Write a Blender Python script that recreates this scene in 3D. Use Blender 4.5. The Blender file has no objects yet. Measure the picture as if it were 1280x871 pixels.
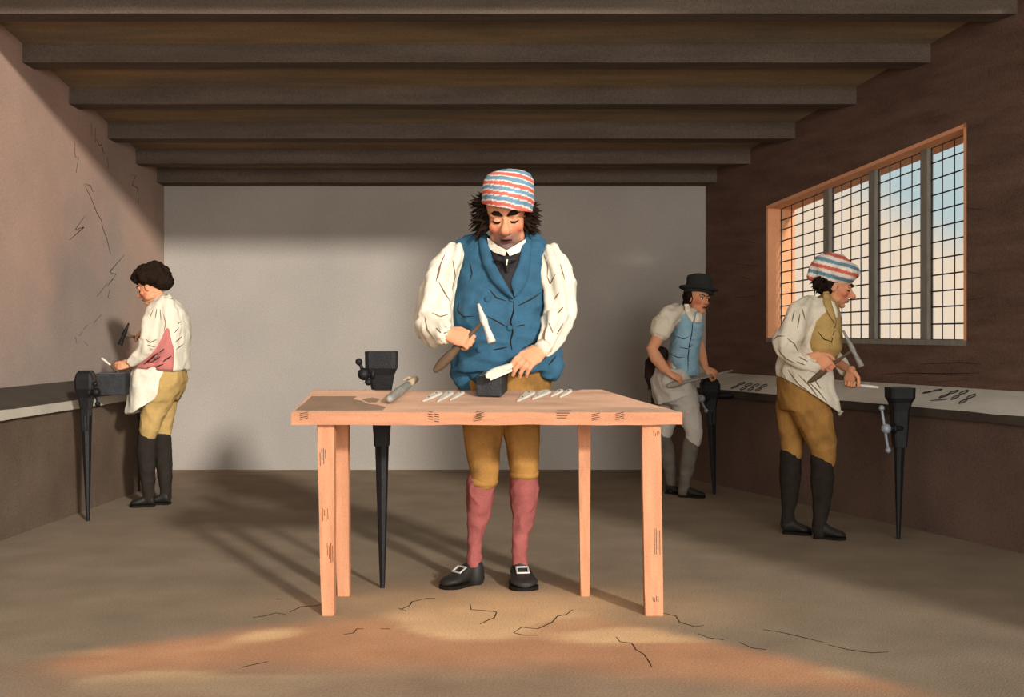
import bpy, bmesh, math, random
from mathutils import Vector, Matrix, noise
from mathutils.bvhtree import BVHTree
random.seed(7)
V = Vector
PI = math.pi
SC = bpy.context.scene
COL = SC.collection

# ------------------------------------------------------------------ camera, world, sun, exposure
F, CX, HY, CH = 1500.0, 640.0, 410.0, 1.16        # focal length and horizon in pixels of 1280 x 871, eye height in metres
cam = bpy.data.cameras.new('camera'); cam_o = bpy.data.objects.new('camera', cam); COL.objects.link(cam_o)
cam.sensor_width = 36; cam.lens = 36 * F / 1280; cam.clip_end = 200
cam.shift_y = -(435.5 - HY) / 1280
cam_o.location = (0, 0, CH); cam_o.rotation_euler = (PI / 2, 0, 0)
SC.camera = cam_o
SC.view_settings.view_transform = 'Standard'; SC.view_settings.look = 'None'
SC.view_settings.gamma = 1; SC.view_settings.use_curve_mapping = False
SC.view_settings.exposure = 0.0

SUN_DIR = V((-0.52, 1, -0.36)).normalized()
SUN_E, SKY_E, FILL_E = 3.5, 1.0, 620

def lin(c):
    r = []
    for v in c[:3]:
        v = v / 255.0
        r.append(v / 12.92 if v <= 0.04045 else ((v + 0.055) / 1.055) ** 2.4)
    return (r[0], r[1], r[2], 1.0)

w = bpy.data.worlds.new('sky'); SC.world = w; w.use_nodes = True
nt = w.node_tree; nt.nodes.clear()
wo = nt.nodes.new('ShaderNodeOutputWorld'); bg = nt.nodes.new('ShaderNodeBackground')
tc = nt.nodes.new('ShaderNodeTexCoord'); nz = nt.nodes.new('ShaderNodeTexNoise'); cr = nt.nodes.new('ShaderNodeValToRGB')
nz.inputs['Scale'].default_value = 2.6; nz.inputs['Detail'].default_value = 2.5; nz.inputs['Roughness'].default_value = 0.4
cr.color_ramp.elements[0].position = 0.47; cr.color_ramp.elements[0].color = lin((196, 214, 216))
cr.color_ramp.elements[1].position = 0.53; cr.color_ramp.elements[1].color = lin((250, 226, 200))
mpw = nt.nodes.new('ShaderNodeMapping'); mpw.inputs['Location'].default_value = (0.35, 0.1, 0.2)
nt.links.new(tc.outputs['Generated'], mpw.inputs['Vector']); nt.links.new(mpw.outputs[0], nz.inputs['Vector'])
nt.links.new(nz.outputs['Fac'], cr.inputs['Fac']); nt.links.new(cr.outputs['Color'], bg.inputs['Color'])
bg.inputs['Strength'].default_value = SKY_E
nt.links.new(bg.outputs[0], wo.inputs['Surface'])
sun = bpy.data.lights.new('sun', 'SUN'); sun.energy = SUN_E; sun.angle = math.radians(3.6); sun.color = (1.0, 0.965, 0.90)
sun_o = bpy.data.objects.new('sun', sun); COL.objects.link(sun_o)
sun_o.rotation_euler = SUN_DIR.to_track_quat('-Z', 'Y').to_euler(); sun_o.location = (4, -6, 5)

# added area lamp behind the viewer, fills the dark interior
fill_lamp = bpy.data.lights.new('fill_light', 'AREA'); fill_lamp.shape = 'RECTANGLE'; fill_lamp.size = 4.5; fill_lamp.size_y = 3.4; fill_lamp.energy = FILL_E; fill_lamp.color = (1.0, 0.975, 0.95)
fill_lamp_o = bpy.data.objects.new('fill_light', fill_lamp); COL.objects.link(fill_lamp_o); fill_lamp_o.location = (2.4, -4.8, 2.1); fill_lamp_o.rotation_euler = (PI / 2, 0, math.radians(10))

# ------------------------------------------------------------------ helpers
def P(px, py, d):
    return V(((px - CX) / F * d, d, CH - (py - HY) / F * d))
CAMP = V((0, 0, CH))

MATS = {}
def mat(name, c, rough=0.85, var=0.16, scale=6, stretch=(1, 1, 1), bump=0.15, grain=0.14, attr=None, metal=0.0, c2=None, c2s=1.6, c2t=(0.45, 0.62), fine=220):
    """procedural watercolour-like surface: base colour, slow mottling, fine grain, light relief"""
    if name in MATS: return MATS[name]
    m = bpy.data.materials.new(name); MATS[name] = m; m.use_nodes = True
    t = m.node_tree; n = t.nodes; n.clear(); L = t.links.new
    out = n.new('ShaderNodeOutputMaterial'); b = n.new('ShaderNodeBsdfPrincipled')
    L(b.outputs[0], out.inputs[0])
    b.inputs['Roughness'].default_value = rough; b.inputs['Metallic'].default_value = metal
    b.inputs['Specular IOR Level'].default_value = 0.25 if rough < .8 else 0.08
    co = n.new('ShaderNodeTexCoord'); mp = n.new('ShaderNodeMapping'); mp.inputs['Scale'].default_value = stretch
    L(co.outputs['Object'], mp.inputs['Vector'])
    n1 = n.new('ShaderNodeTexNoise'); n1.inputs['Scale'].default_value = scale; n1.inputs['Detail'].default_value = 5
    L(mp.outputs[0], n1.inputs['Vector'])
    n2 = n.new('ShaderNodeTexNoise'); n2.inputs['Scale'].default_value = fine; n2.inputs['Detail'].default_value = 2
    L(co.outputs['Object'], n2.inputs['Vector'])
    def rng(src, a):
        r = n.new('ShaderNodeMapRange'); r.inputs['From Min'].default_value = 0.3; r.inputs['From Max'].default_value = 0.7
        r.inputs['To Min'].default_value = 1 - a; r.inputs['To Max'].default_value = 1 + a; L(src, r.inputs['Value']); return r.outputs[0]
    mu = n.new('ShaderNodeMath'); mu.operation = 'MULTIPLY'; L(rng(n1.outputs['Fac'], var), mu.inputs[0]); L(rng(n2.outputs['Fac'], grain), mu.inputs[1])
    if attr:
        ca = n.new('ShaderNodeVertexColor'); ca.layer_name = attr; base = ca.outputs['Color']
    else:
        rgb = n.new('ShaderNodeRGB'); rgb.outputs[0].default_value = lin(c); base = rgb.outputs[0]
    if c2:
        n3 = n.new('ShaderNodeTexNoise'); n3.inputs['Scale'].default_value = c2s; n3.inputs['Detail'].default_value = 6
        L(mp.outputs[0], n3.inputs['Vector'])
        r3 = n.new('ShaderNodeMapRange'); r3.inputs['From Min'].default_value = c2t[0]; r3.inputs['From Max'].default_value = c2t[1]; L(n3.outputs['Fac'], r3.inputs['Value'])
        mx = n.new('ShaderNodeMix'); mx.data_type = 'RGBA'; L(r3.outputs[0], mx.inputs['Factor']); L(base, mx.inputs['A']); mx.inputs['B'].default_value = lin(c2)
        base = mx.outputs['Result']
    vm = n.new('ShaderNodeVectorMath'); vm.operation = 'SCALE'; L(base, vm.inputs[0]); L(mu.outputs[0], vm.inputs['Scale'])
    L(vm.outputs[0], b.inputs['Base Color'])
    if bump:
        ad = n.new('ShaderNodeMath'); ad.operation = 'ADD'; L(n1.outputs['Fac'], ad.inputs[0]); L(n2.outputs['Fac'], ad.inputs[1])
        bp = n.new('ShaderNodeBump'); bp.inputs['Strength'].default_value = bump; bp.inputs['Distance'].default_value = 0.01
        L(ad.outputs[0], bp.inputs['Height']); L(bp.outputs[0], b.inputs['Normal'])
    return m

def finish(name, me, m, parent=None, label=None, cat=None, group=None, kind=None, smooth=False, origin=None):
    """me is in world coordinates; a top-level mesh gets its origin at its base, a child sits in its root's frame"""
    me.name = name
    if isinstance(m, (list, tuple)):
        for q in m: me.materials.append(q)
    elif m: me.materials.append(m)
    if smooth:
        for p in me.polygons: p.use_smooth = True
    o = bpy.data.objects.new(name, me)
    if parent is not None:
        org = V(parent['_org']); me.transform(Matrix.Translation(-org)); o.parent = parent; o['_org'] = tuple(org)
    else:
        if origin is None:
            xs = [v.co for v in me.vertices]
            lo = [min(c[i] for c in xs) for i in range(3)]; hi = [max(c[i] for c in xs) for i in range(3)]
            origin = V(((lo[0] + hi[0]) / 2, (lo[1] + hi[1]) / 2, lo[2]))
        me.transform(Matrix.Translation(-V(origin))); o.location = origin; o['_org'] = tuple(origin)
    COL.objects.link(o)
    for k, v in (('label', label), ('category', cat), ('group', group), ('kind', kind)):
        if v: o[k] = v
    return o

def thing(name, label, cat, loc, group=None):
    o = bpy.data.objects.new(name, None); o.empty_display_size = 0.1; COL.objects.link(o); o.location = loc; o['_org'] = tuple(loc)
    o['label'] = label; o['category'] = cat
    if group: o['group'] = group
    return o

def bm_mesh(bm, norm=True):
    if norm: bmesh.ops.recalc_face_normals(bm, faces=bm.faces)
    me = bpy.data.meshes.new('m'); bm.to_mesh(me); bm.free(); return me

def loft(bm, rings, closed=True):
    """rings of equal counts -> capped tube"""
    R = [[bm.verts.new(p) for p in r] for r in rings]
    n = len(R[0])
    for a, b in zip(R[:-1], R[1:]):
        for i in range(n):
            bm.faces.new((a[i], a[(i + 1) % n], b[(i + 1) % n], b[i]))
    if closed:
        for r, f in ((R[0], True), (R[-1], False)):
            c = bm.verts.new(sum((v.co for v in r), V()) / n)
            for i in range(n):
                q = (r[(i + 1) % n], r[i], c) if f else (r[i], r[(i + 1) % n], c)
                bm.faces.new(q)
    return R

def tube(bm, pts, rad, seg=12, flat=None, round_caps=True):
    """tapered tube through pts; rad per point (or (side, depth) pair with flat=direction of the depth axis)"""
    pts = [V(p) for p in pts]; rad = [r if isinstance(r, (tuple, list)) else (r, r) for r in rad]
    n = len(pts)
    if round_caps:
        t0 = (pts[0] - pts[1]).normalized(); t1 = (pts[-1] - pts[-2]).normalized()
        a, b = rad[0], rad[-1]; m0 = min(a); m1 = min(b)
        pts = [pts[0] + t0 * m0 * .85, pts[0] + t0 * m0 * .5] + pts + [pts[-1] + t1 * m1 * .5, pts[-1] + t1 * m1 * .85]
        rad = [(a[0] * .5, a[1] * .5), (a[0] * .85, a[1] * .85)] + rad + [(b[0] * .85, b[1] * .85), (b[0] * .5, b[1] * .5)]
        n += 4
    rings = []; prev = None
    for i in range(n):
        t = (pts[min(i + 1, n - 1)] - pts[max(i - 1, 0)]).normalized()
        if flat is not None:
            e2 = V(flat); e2 = (e2 - t * e2.dot(t)).normalized()
        else:
            if prev is None:
                h = V((0, 1, 0)) if abs(t.y) < .9 else V((1, 0, 0))
            else: h = prev
            e2 = (h - t * h.dot(t)).normalized(); prev = e2
        e1 = t.cross(e2).normalized()
        rings.append([pts[i] + e1 * (math.cos(2 * PI * k / seg) * rad[i][0]) + e2 * (math.sin(2 * PI * k / seg) * rad[i][1]) for k in range(seg)])
    loft(bm, rings)

def limb(bm, pts, seg=14):
    """pts: (px, py, depth, radius_px)"""
    tube(bm, [P(a, b, d) for a, b, d, r in pts], [r * d / F for a, b, d, r in pts], seg)

def stack(bm, rings, seg=24, e=2.3):
    """horizontal super-ellipses: (cx_px, y_px, halfwidth_px, depth, halfdepth_m)"""
    out = []
    for cx, y, hw, d, hd in rings:
        c = P(cx, y, d); a = hw * d / F
        r = []
        for k in range(seg):
            th = 2 * PI * k / seg; cs, sn = math.cos(th), math.sin(th)
            r.append(c + V((math.copysign(abs(cs) ** (2 / e), cs) * a, math.copysign(abs(sn) ** (2 / e), sn) * hd, 0)))
        out.append(r)
    loft(bm, out)

def ell(bm, c, r, M=None, seg=16):
    T = Matrix.Translation(V(c)) if M is None else M @ Matrix.Translation(V(c))
    if not isinstance(r, (tuple, list)): r = (r, r, r)
    bmesh.ops.create_uvsphere(bm, u_segments=seg, v_segments=max(8, seg * 2 // 3), radius=1, matrix=T @ Matrix.Diagonal((r[0], r[1], r[2], 1)))

def box(bm, lo, hi, M=None, bev=0):
    lo, hi = V(lo), V(hi); c = (lo + hi) / 2; s = hi - lo
    T = Matrix.Translation(c) @ Matrix.Diagonal((s.x, s.y, s.z, 1))
    if M is not None: T = M @ T
    r = bmesh.ops.create_cube(bm, size=1, matrix=T)
    if bev:
        es = list({e for v in r['verts'] for e in v.link_edges})
        bmesh.ops.bevel(bm, geom=es, offset=bev, segments=2, affect='EDGES', profile=.5)

def remesh(bm, voxel, smooth=4, factor=0.5):
    bmesh.ops.recalc_face_normals(bm, faces=bm.faces)
    me = bpy.data.meshes.new('t'); bm.to_mesh(me); bm.free()
    o = bpy.data.objects.new('t', me); COL.objects.link(o)
    r = o.modifiers.new('r', 'REMESH'); r.mode = 'VOXEL'; r.voxel_size = voxel; r.adaptivity = 0
    if smooth:
        s = o.modifiers.new('s', 'SMOOTH'); s.iterations = smooth; s.factor = factor
    dg = bpy.context.evaluated_depsgraph_get(); ev = o.evaluated_get(dg)
    res = bpy.data.meshes.new_from_object(ev, preserve_all_data_layers=False, depsgraph=dg)
    bpy.data.objects.remove(o); bpy.data.meshes.remove(me)
    res.materials.clear()
    return res

def folds(me, amp=0.006, freq=9, axes=None, stretch=(1, 1, 1), seed=0.0):
    """cloth creases as real relief: ridged noise along the normal; axes = [(A, B, ring_amp, turns)] adds gathers along limbs"""
    me.update()
    nr = [v.normal.copy() for v in me.vertices]
    st = V(stretch)
    for v, nn in zip(me.vertices, nr):
        p = v.co; q = V((p.x * st.x, p.y * st.y, p.z * st.z)) * freq + V((seed, seed * 2.3, 0))
        a = 1 - abs(noise.noise(q)) * 2.4; b = noise.noise(q * 2.3 + V((5, 1, 3)))
        dlt = amp * (a * a * (1 if a > 0 else -1) * 0.8 + 0.5 * b)
        if axes:
            best = None
            for A, B, am, tn in axes:
                ax = B - A; t = max(0, min(1, (p - A).dot(ax) / ax.length_squared)); c = A + ax * t; ds = (p - c).length
                if best is None or ds < best[0]: best = (ds, A, ax, t, c, am, tn)
            ds, A, ax, t, c, am, tn = best
            axn = ax.normalized(); e1 = axn.cross(V((0, 1, 0))).normalized(); e2 = axn.cross(e1); r = p - c
            ang = math.atan2(r.dot(e2), r.dot(e1))
            f = math.sin(ang * tn + 2.4 * noise.noise(p * 7 + V((seed, 0, 0))) + t * 2.5)
            dlt += am * (abs(f) ** 0.7 * (1 if f > 0 else -1))
        v.co = p + nn * dlt
    return me

def color(me, fn):
    at = me.color_attributes.new('Col', 'FLOAT_COLOR', 'POINT')
    for i, v in enumerate(me.vertices): at.data[i].color = fn(v.co)
    return me

def cutmesh(me, planes, solid=0.0):
    bm = bmesh.new(); bm.from_mesh(me)
    for co, no in planes:
        bmesh.ops.bisect_plane(bm, geom=bm.verts[:] + bm.edges[:] + bm.faces[:], plane_co=co, plane_no=no, clear_outer=True)
    if not solid:
        bmesh.ops.holes_fill(bm, edges=bm.edges, sides=0)
    else:
        bmesh.ops.solidify(bm, geom=bm.faces[:], thickness=solid)
    bm.to_mesh(me); bm.free(); return me

def join_meshes(ms):
    bm = bmesh.new()
    for m in ms: bm.from_mesh(m)
    me = bpy.data.meshes.new('j'); bm.to_mesh(me); bm.free()
    for m in ms: bpy.data.meshes.remove(m)
    return me

def bvh(me):
    bm = bmesh.new(); bm.from_mesh(me); t = BVHTree.FromBMesh(bm); bm.free(); return t

def hit(tree, px, py, dflt=None):
    d = (P(px, py, 5) - CAMP).normalized()
    loc, nor, i, ds = tree.ray_cast(CAMP, d)
    if loc is None: return (P(px, py, dflt) if dflt else None), V((0, -1, 0))
    if nor.dot(d) > 0: nor = -nor
    return loc, nor

def resample(pts, n):
    pts = [V((a, b, 0)) for a, b in pts]
    L = [0]
    for a, b in zip(pts[:-1], pts[1:]): L.append(L[-1] + (b - a).length)
    out = []
    for i in range(n):
        t = L[-1] * i / (n - 1); j = 0
        while j < len(L) - 2 and L[j + 1] < t: j += 1
        k = (t - L[j]) / max(1e-6, L[j + 1] - L[j]); q = pts[j].lerp(pts[j + 1], k); out.append((q.x, q.y))
    return out

def drape(tree, A, B, n=24, m=7, off=0.012, dflt=None, bulge=0.008, sink=0.01):
    """a cloth band between two pixel polylines, laid on a surface with its own thickness"""
    A, B = resample(A, n), resample(B, n)
    bm = bmesh.new(); top, bot = [], []; last = dflt
    for i in range(n):
        rt, rb = [], []
        for j in range(m):
            k = j / (m - 1); px = A[i][0] * (1 - k) + B[i][0] * k; py = A[i][1] * (1 - k) + B[i][1] * k
            loc, nor = hit(tree, px, py, last)
            if loc is None: loc = P(px, py, 5.4); nor = V((0, -1, 0))
            last = loc.y
            dirc = (CAMP - loc).normalized()
            rt.append(loc + dirc * (off + bulge * math.sin(PI * k))); rb.append(loc - dirc * sink)
        top.append(rt); bot.append(rb)
    for g in (top, bot):
        for _ in range(2):
            for i in range(1, n - 1):
                for j in range(m): g[i][j] = (g[i - 1][j] + g[i][j] * 2 + g[i + 1][j]) / 4
    T = [[bm.verts.new(p) for p in r] for r in top]; Bo = [[bm.verts.new(p) for p in r] for r in bot]
    for i in range(n - 1):
        for j in range(m - 1):
            bm.faces.new((T[i][j], T[i][j + 1], T[i + 1][j + 1], T[i + 1][j]))
            bm.faces.new((Bo[i][j], Bo[i + 1][j], Bo[i + 1][j + 1], Bo[i][j + 1]))
        for j in (0, m - 1): bm.faces.new((T[i][j], T[i + 1][j], Bo[i + 1][j], Bo[i][j]))
    for i in (0, n - 1):
        for j in range(m - 1): bm.faces.new((T[i][j], T[i][j + 1], Bo[i][j + 1], Bo[i][j]))
    return bm_mesh(bm)

def cord_on(tree, pts, r, n=20, dflt=None, lift=0.0):
    """thin cord (seam, painted crease shade) following a surface"""
    q = []; last = dflt
    for px, py in resample(pts, n):
        loc, nor = hit(tree, px, py, last)
        if loc is None: continue
        last = loc.y; q.append(loc + (CAMP - loc).normalized() * lift)
    bm = bmesh.new(); tube(bm, q, [r * (0.35 + 0.65 * math.sin(PI * (i + .7) / (len(q) + .4))) for i in range(len(q))], 6)
    return bm_mesh(bm)

def plane_hit(px, py, co, no):
    d = P(px, py, 1) - CAMP; t = (co - CAMP).dot(no) / d.dot(no); return CAMP + d * t

def scratch(pts, co, no, wpx=1.2, proud=0.0015, parent=None, m=None, name='crack'):
    """a crack or a cut mark, a thin sliver lying on a plane"""
    Q = [plane_hit(a, b, co, no) for a, b in pts]; bm = bmesh.new(); rows = []
    for i, q in enumerate(Q):
        t = (Q[min(i + 1, len(Q) - 1)] - Q[max(i - 1, 0)]).normalized(); s = t.cross(no).normalized()
        ww = wpx * q.y / F / 2 * (0.35 if i in (0, len(Q) - 1) else random.uniform(.8, 1.2))
        rows.append([q + s * ww + no * -.001, q + s * ww * .6 + no * proud, q - s * ww * .6 + no * proud, q - s * ww + no * -.001])
    loft(bm, rows)
    return finish(name, bm_mesh(bm), m, parent)

# ------------------------------------------------------------------ materials
M_skin = mat('skin', (0, 0, 0), .7, .08, 14, attr='Col', bump=.08, grain=.08)
M_paint = mat('dyed_cloth', (0, 0, 0), .95, .12, 18, attr='Col', bump=.2, grain=.1)
M_floor = mat('earth_floor', (0, 0, 0), .95, .12, 3.0, attr='Col', bump=.25, grain=.16, fine=120)
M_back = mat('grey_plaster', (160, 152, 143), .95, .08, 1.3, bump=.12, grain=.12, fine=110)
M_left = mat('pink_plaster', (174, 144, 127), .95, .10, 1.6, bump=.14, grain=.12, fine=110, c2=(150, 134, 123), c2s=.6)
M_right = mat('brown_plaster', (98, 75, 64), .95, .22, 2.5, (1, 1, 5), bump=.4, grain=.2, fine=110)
M_beam = mat('dark_beam', (92, 80, 70), .9, .18, 3, (.5, 4, 4), bump=.3, grain=.2, fine=110)
M_board = mat('ceiling_board', (142, 120, 92), .9, .18, 3, (.5, 4, 4), bump=.3, grain=.2, fine=110, c2=(124, 112, 96), c2s=.9)
M_brick = mat('reveal', (226, 160, 118), .9, .08, 6, bump=.1)
M_post = mat('window_post', (128, 122, 112), .85, .15, 8, (6, 6, 1))
M_lead = mat('lead', (52, 50, 48), .6, .1, 8)
M_wood = mat('bench_pine', (188, 132, 100), .85, .14, 5, (.8, 6, 6), bump=.25, grain=.1)
M_leg = mat('leg_pine', (194, 136, 102), .85, .16, 6, (6, 6, .8), bump=.25, grain=.1, c2=(176, 124, 92), c2s=3, c2t=(.55, .7))
M_top = mat('bench_top', (206, 162, 134), .9, .12, 4, (.8, 3, 3), bump=.2, grain=.12, c2=(182, 146, 122), c2s=1.4, c2t=(.52, .62))
M_gtop = mat('grey_worktop', (214, 206, 192), .85, .10, 4, bump=.1, grain=.12)
M_gdark = mat('dark_worktop', (78, 70, 62), .85, .10, 4, bump=.1, grain=.12)
M_edge = mat('worktop_edge', (70, 62, 54), .85, .2, 4, (1, 1, 1))
M_edgeL = mat('pale_edge', (186, 176, 160), .85, .1, 4)
M_panel = mat('bench_panel', (96, 77, 67), .95, .16, 2.5, bump=.3, grain=.18, fine=110)
M_panelL = mat('bench_panel_left', (98, 82, 68), .95, .16, 2.5, bump=.3, grain=.18, fine=110)
M_iron = mat('black_iron', (28, 27, 28), .5, .2, 10, bump=.25, metal=.3)
M_iron2 = mat('grey_iron', (80, 82, 86), .5, .2, 30, bump=.2, metal=.3)
M_steel = mat('pale_steel', (214, 206, 190), .45, .1, 20, metal=.15)
M_steel2 = mat('grey_steel', (150, 146, 138), .45, .25, 60, metal=.2, bump=.4)
M_dark = mat('ink_dark', (30, 24, 20), .9, .1)
M_handle = mat('tool_handle', (92, 72, 52), .7, .2, 12)
M_white = mat('white_linen', (216, 205, 184), .95, .07, 9, bump=.1, grain=.06)
M_collar = mat('white_collar', (236, 226, 206), .95, .04, 9)
M_apron = mat('apron_linen', (218, 208, 188), .95, .08, 9)
M_grey = mat('grey_breeches', (186, 178, 166), .95, .08, 9)
M_blue = mat('blue_wool', (52, 88, 110), .95, .16, 14, bump=.25, grain=.1)
M_lblue = mat('pale_blue_wool', (142, 178, 196), .95, .12, 14)
M_tan = mat('tan_wool', (180, 148, 92), .95, .12, 14)
M_buff = mat('buff_leather', (158, 116, 62), .9, .16, 10, c2=(122, 88, 46), c2s=6, c2t=(.5, .7))
M_rose = mat('rose_cloth', (186, 112, 106), .95, .16, 12)
M_sock = mat('red_stocking', (142, 80, 76), .95, .16, 12)
M_bsock = mat('black_stocking', (44, 38, 33), .9, .16, 12)
M_gsock = mat('grey_stocking', (98, 90, 80), .9, .2, 12)
M_shoe = mat('black_leather', (38, 35, 31), .55, .2, 10)
M_coat_shade = mat('coat_and_crease_shade', (46, 36, 32), .95, .2, 8)  # coat tail cloth; also the shade of creases, painted as dark cords
M_hair = mat('dark_hair', (36, 25, 18), .9, .3, 40, bump=.3)
M_black = mat('black_silk', (34, 30, 30), .7, .15, 12)
M_hat = mat('black_felt', (50, 50, 48), .9, .15, 12)
M_fold_shade = mat('fold_shade', (120, 98, 72), .95, .1)  # brown shade of shirt and apron folds, painted as thin cords
M_eye = mat('eye_white', (236, 228, 214), .4, .02)

# glass
gl = bpy.data.materials.new('window_glass'); gl.use_nodes = True; t = gl.node_tree; t.nodes.clear()
o_ = t.nodes.new('ShaderNodeOutputMaterial'); mx_ = t.nodes.new('ShaderNodeMixShader'); tr_ = t.nodes.new('ShaderNodeBsdfTransparent'); gs_ = t.nodes.new('ShaderNodeBsdfGlossy')
tr_.inputs['Color'].default_value = (.97, .98, .98, 1); gs_.inputs['Roughness'].default_value = .05
mx_.inputs[0].default_value = .05; t.links.new(tr_.outputs[0], mx_.inputs[1]); t.links.new(gs_.outputs[0], mx_.inputs[2]); t.links.new(mx_.outputs[0], o_.inputs[0])

# ------------------------------------------------------------------ the room
DB = 9.83; KC = 0.205
LW = lambda d: -2.85 - 0.07 * (DB - d)            # left wall
RW = lambda d: 1.585 + 0.41 * (DB - d)            # right wall, splayed
CEIL = lambda d: 2.30 + KC * (DB - d)             # underside of the beams
BT = 0.115                                        # beam depth
DCF = 6.15                                        # front end of the ceiling

def slab(name, quad, thick_dir, m, **k):
    bm = bmesh.new(); a = [bm.verts.new(p) for p in quad]; b = [bm.verts.new(V(p) + V(thick_dir)) for p in quad]; n = len(quad)
    bm.faces.new(a); bm.faces.new(b[::-1])
    for i in range(n): bm.faces.new((a[i], a[(i + 1) % n], b[(i + 1) % n], b[i]))
    return finish(name, bm_mesh(bm), m, **k)

# floor: fine grid so that the ochre light painted into it keeps its own shape
def smoothstep(a, b, x):
    t = max(0, min(1, (x - a) / (b - a))); return t * t * (3 - 2 * t)
base_c, lit_ochre, lit_sand, dark_c = lin((136, 119, 100)), lin((184, 134, 100)), lin((222, 180, 134)), lin((114, 98, 82))
def mixc(a, b, t): return tuple(a[i] * (1 - t) + b[i] * t for i in range(3)) + (1,)
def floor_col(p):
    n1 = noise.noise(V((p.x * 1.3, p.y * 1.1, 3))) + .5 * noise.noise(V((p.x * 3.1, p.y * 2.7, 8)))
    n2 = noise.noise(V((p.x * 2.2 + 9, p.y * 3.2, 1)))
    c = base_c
    # warm light painted as ochre in front of the bench
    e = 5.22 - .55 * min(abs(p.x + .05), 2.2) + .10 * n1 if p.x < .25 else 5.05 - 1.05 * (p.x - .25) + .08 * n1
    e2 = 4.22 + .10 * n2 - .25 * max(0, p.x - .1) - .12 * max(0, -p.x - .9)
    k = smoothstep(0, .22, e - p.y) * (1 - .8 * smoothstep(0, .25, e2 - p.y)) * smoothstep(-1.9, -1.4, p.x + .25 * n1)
    oc = mixc(lit_sand, lit_ochre, smoothstep(-.15, .15, n2 + .25 - 1.1 * math.exp(-((p.x + .02) / .42) ** 2 - ((p.y - 5.0) / .36) ** 2)))
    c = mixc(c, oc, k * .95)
    c = mixc(c, lit_sand, .85 * math.exp(-((p.x + .0) / .72) ** 2 - ((p.y - 5.02) / .34) ** 2))
    c = mixc(c, dark_c, .45 * smoothstep(.9, 2.2, p.x + .3 * n1))  # darker to the right: partly own tone, partly shade painted in
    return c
bm = bmesh.new(); xs = [-4.2 + i * .045 for i in range(190)]; ys = [2.6 + j * .045 for j in range(163)]
g = [[bm.verts.new((x, y, 0)) for x in xs] for y in ys]
for j in range(len(ys) - 1):
    for i in range(len(xs) - 1): bm.faces.new((g[j][i], g[j][i + 1], g[j + 1][i + 1], g[j + 1][i]))
x0, x1, y0, y1 = xs[0], xs[-1], ys[0], ys[-1]
for q in (((-6, -3), (9, -3), (9, y0), (-6, y0)), ((-6, y0), (x0, y0), (x0, y1), (-6, y1)), ((x1, y0), (9, y0), (9, y1), (x1, y1)), ((-6, y1), (9, y1), (9, 11), (-6, 11))):
    bm.faces.new([bm.verts.new((a, b, 0)) for a, b in q])
me = bmesh.new(); me = bm_mesh(bm, False)
for p in me.polygons:
    if p.normal.z < 0: p.flip()
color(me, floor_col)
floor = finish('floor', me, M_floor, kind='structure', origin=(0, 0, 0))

zt = 5.2
zw = lambda d: CEIL(d) + BT
wall_back = slab('wall_back', [(LW(DB) - .4, DB, 0), (RW(DB) + .5, DB, 0), (RW(DB) + .5, DB, 2.75), (LW(DB) - .4, DB, 2.75)], (0, .2, 0), M_back, kind='structure')
wall_left = slab('wall_left', [(LW(DB), DB, 0), (LW(2.5), 2.5, 0), (LW(2.5), 2.5, zw(2.5)), (LW(DB), DB, zw(DB))], (-.25, 0, 0), M_left, kind='structure')
# right wall with its window opening
tW = V((.41, -1, 0)).normalized(); nW = V((1, .41, 0)).normalized()
def rw_d(px): return 5.615 / ((px - CX) / F + .41)
WD0, WD1 = rw_d(958), rw_d(1208)
WB = V((RW(WD0), WD0, 0)); WLEN = (WD0 - WD1) / abs(tW.y)
WZ0, WT0, WT1 = 1.075, 2.075, 2.375
wp = lambda u, z, o=0.0: WB + tW * u + nW * o + V((0, 0, z))
ztop = lambda u: WT0 + (WT1 - WT0) * u / WLEN
uB = (WD0 - DB) / abs(tW.y); uF = (WD0 - 5.45) / abs(tW.y)
TH = .24
bm = bmesh.new()
def hexa(bm, quad_in, dirv):
    a = [bm.verts.new(p) for p in quad_in]; b = [bm.verts.new(V(p) + V(dirv)) for p in quad_in]; n = len(a)
    bm.faces.new(a); bm.faces.new(b[::-1])
    for i in range(n): bm.faces.new((a[i], a[(i + 1) % n], b[(i + 1) % n], b[i]))
zc = lambda u: zw(WB.y + tW.y * u)
hexa(bm, [wp(uB, 0), wp(0, 0), wp(0, zc(0)), wp(uB, zc(uB))], nW * TH)
hexa(bm, [wp(WLEN, 0), wp(uF, 0), wp(uF, zc(uF)), wp(WLEN, zc(WLEN))], nW * TH)
hexa(bm, [wp(0, 0), wp(WLEN, 0), wp(WLEN, WZ0), wp(0, WZ0)], nW * TH)
hexa(bm, [wp(0, WT0), wp(WLEN, WT1), wp(WLEN, zc(WLEN)), wp(0, zc(0))], nW * TH)
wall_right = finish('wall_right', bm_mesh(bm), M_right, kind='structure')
# unseen wall piece, added and shaped to keep sun off the right side
slab('shade_wall', [(RW(5.45), 5.45, 0), (RW(5.45), 1.9, 0), (RW(5.45), 1.9, zt), (RW(5.45), 5.45, zw(5.45))], (.25, 0, 0), M_right, kind='structure')

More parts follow.
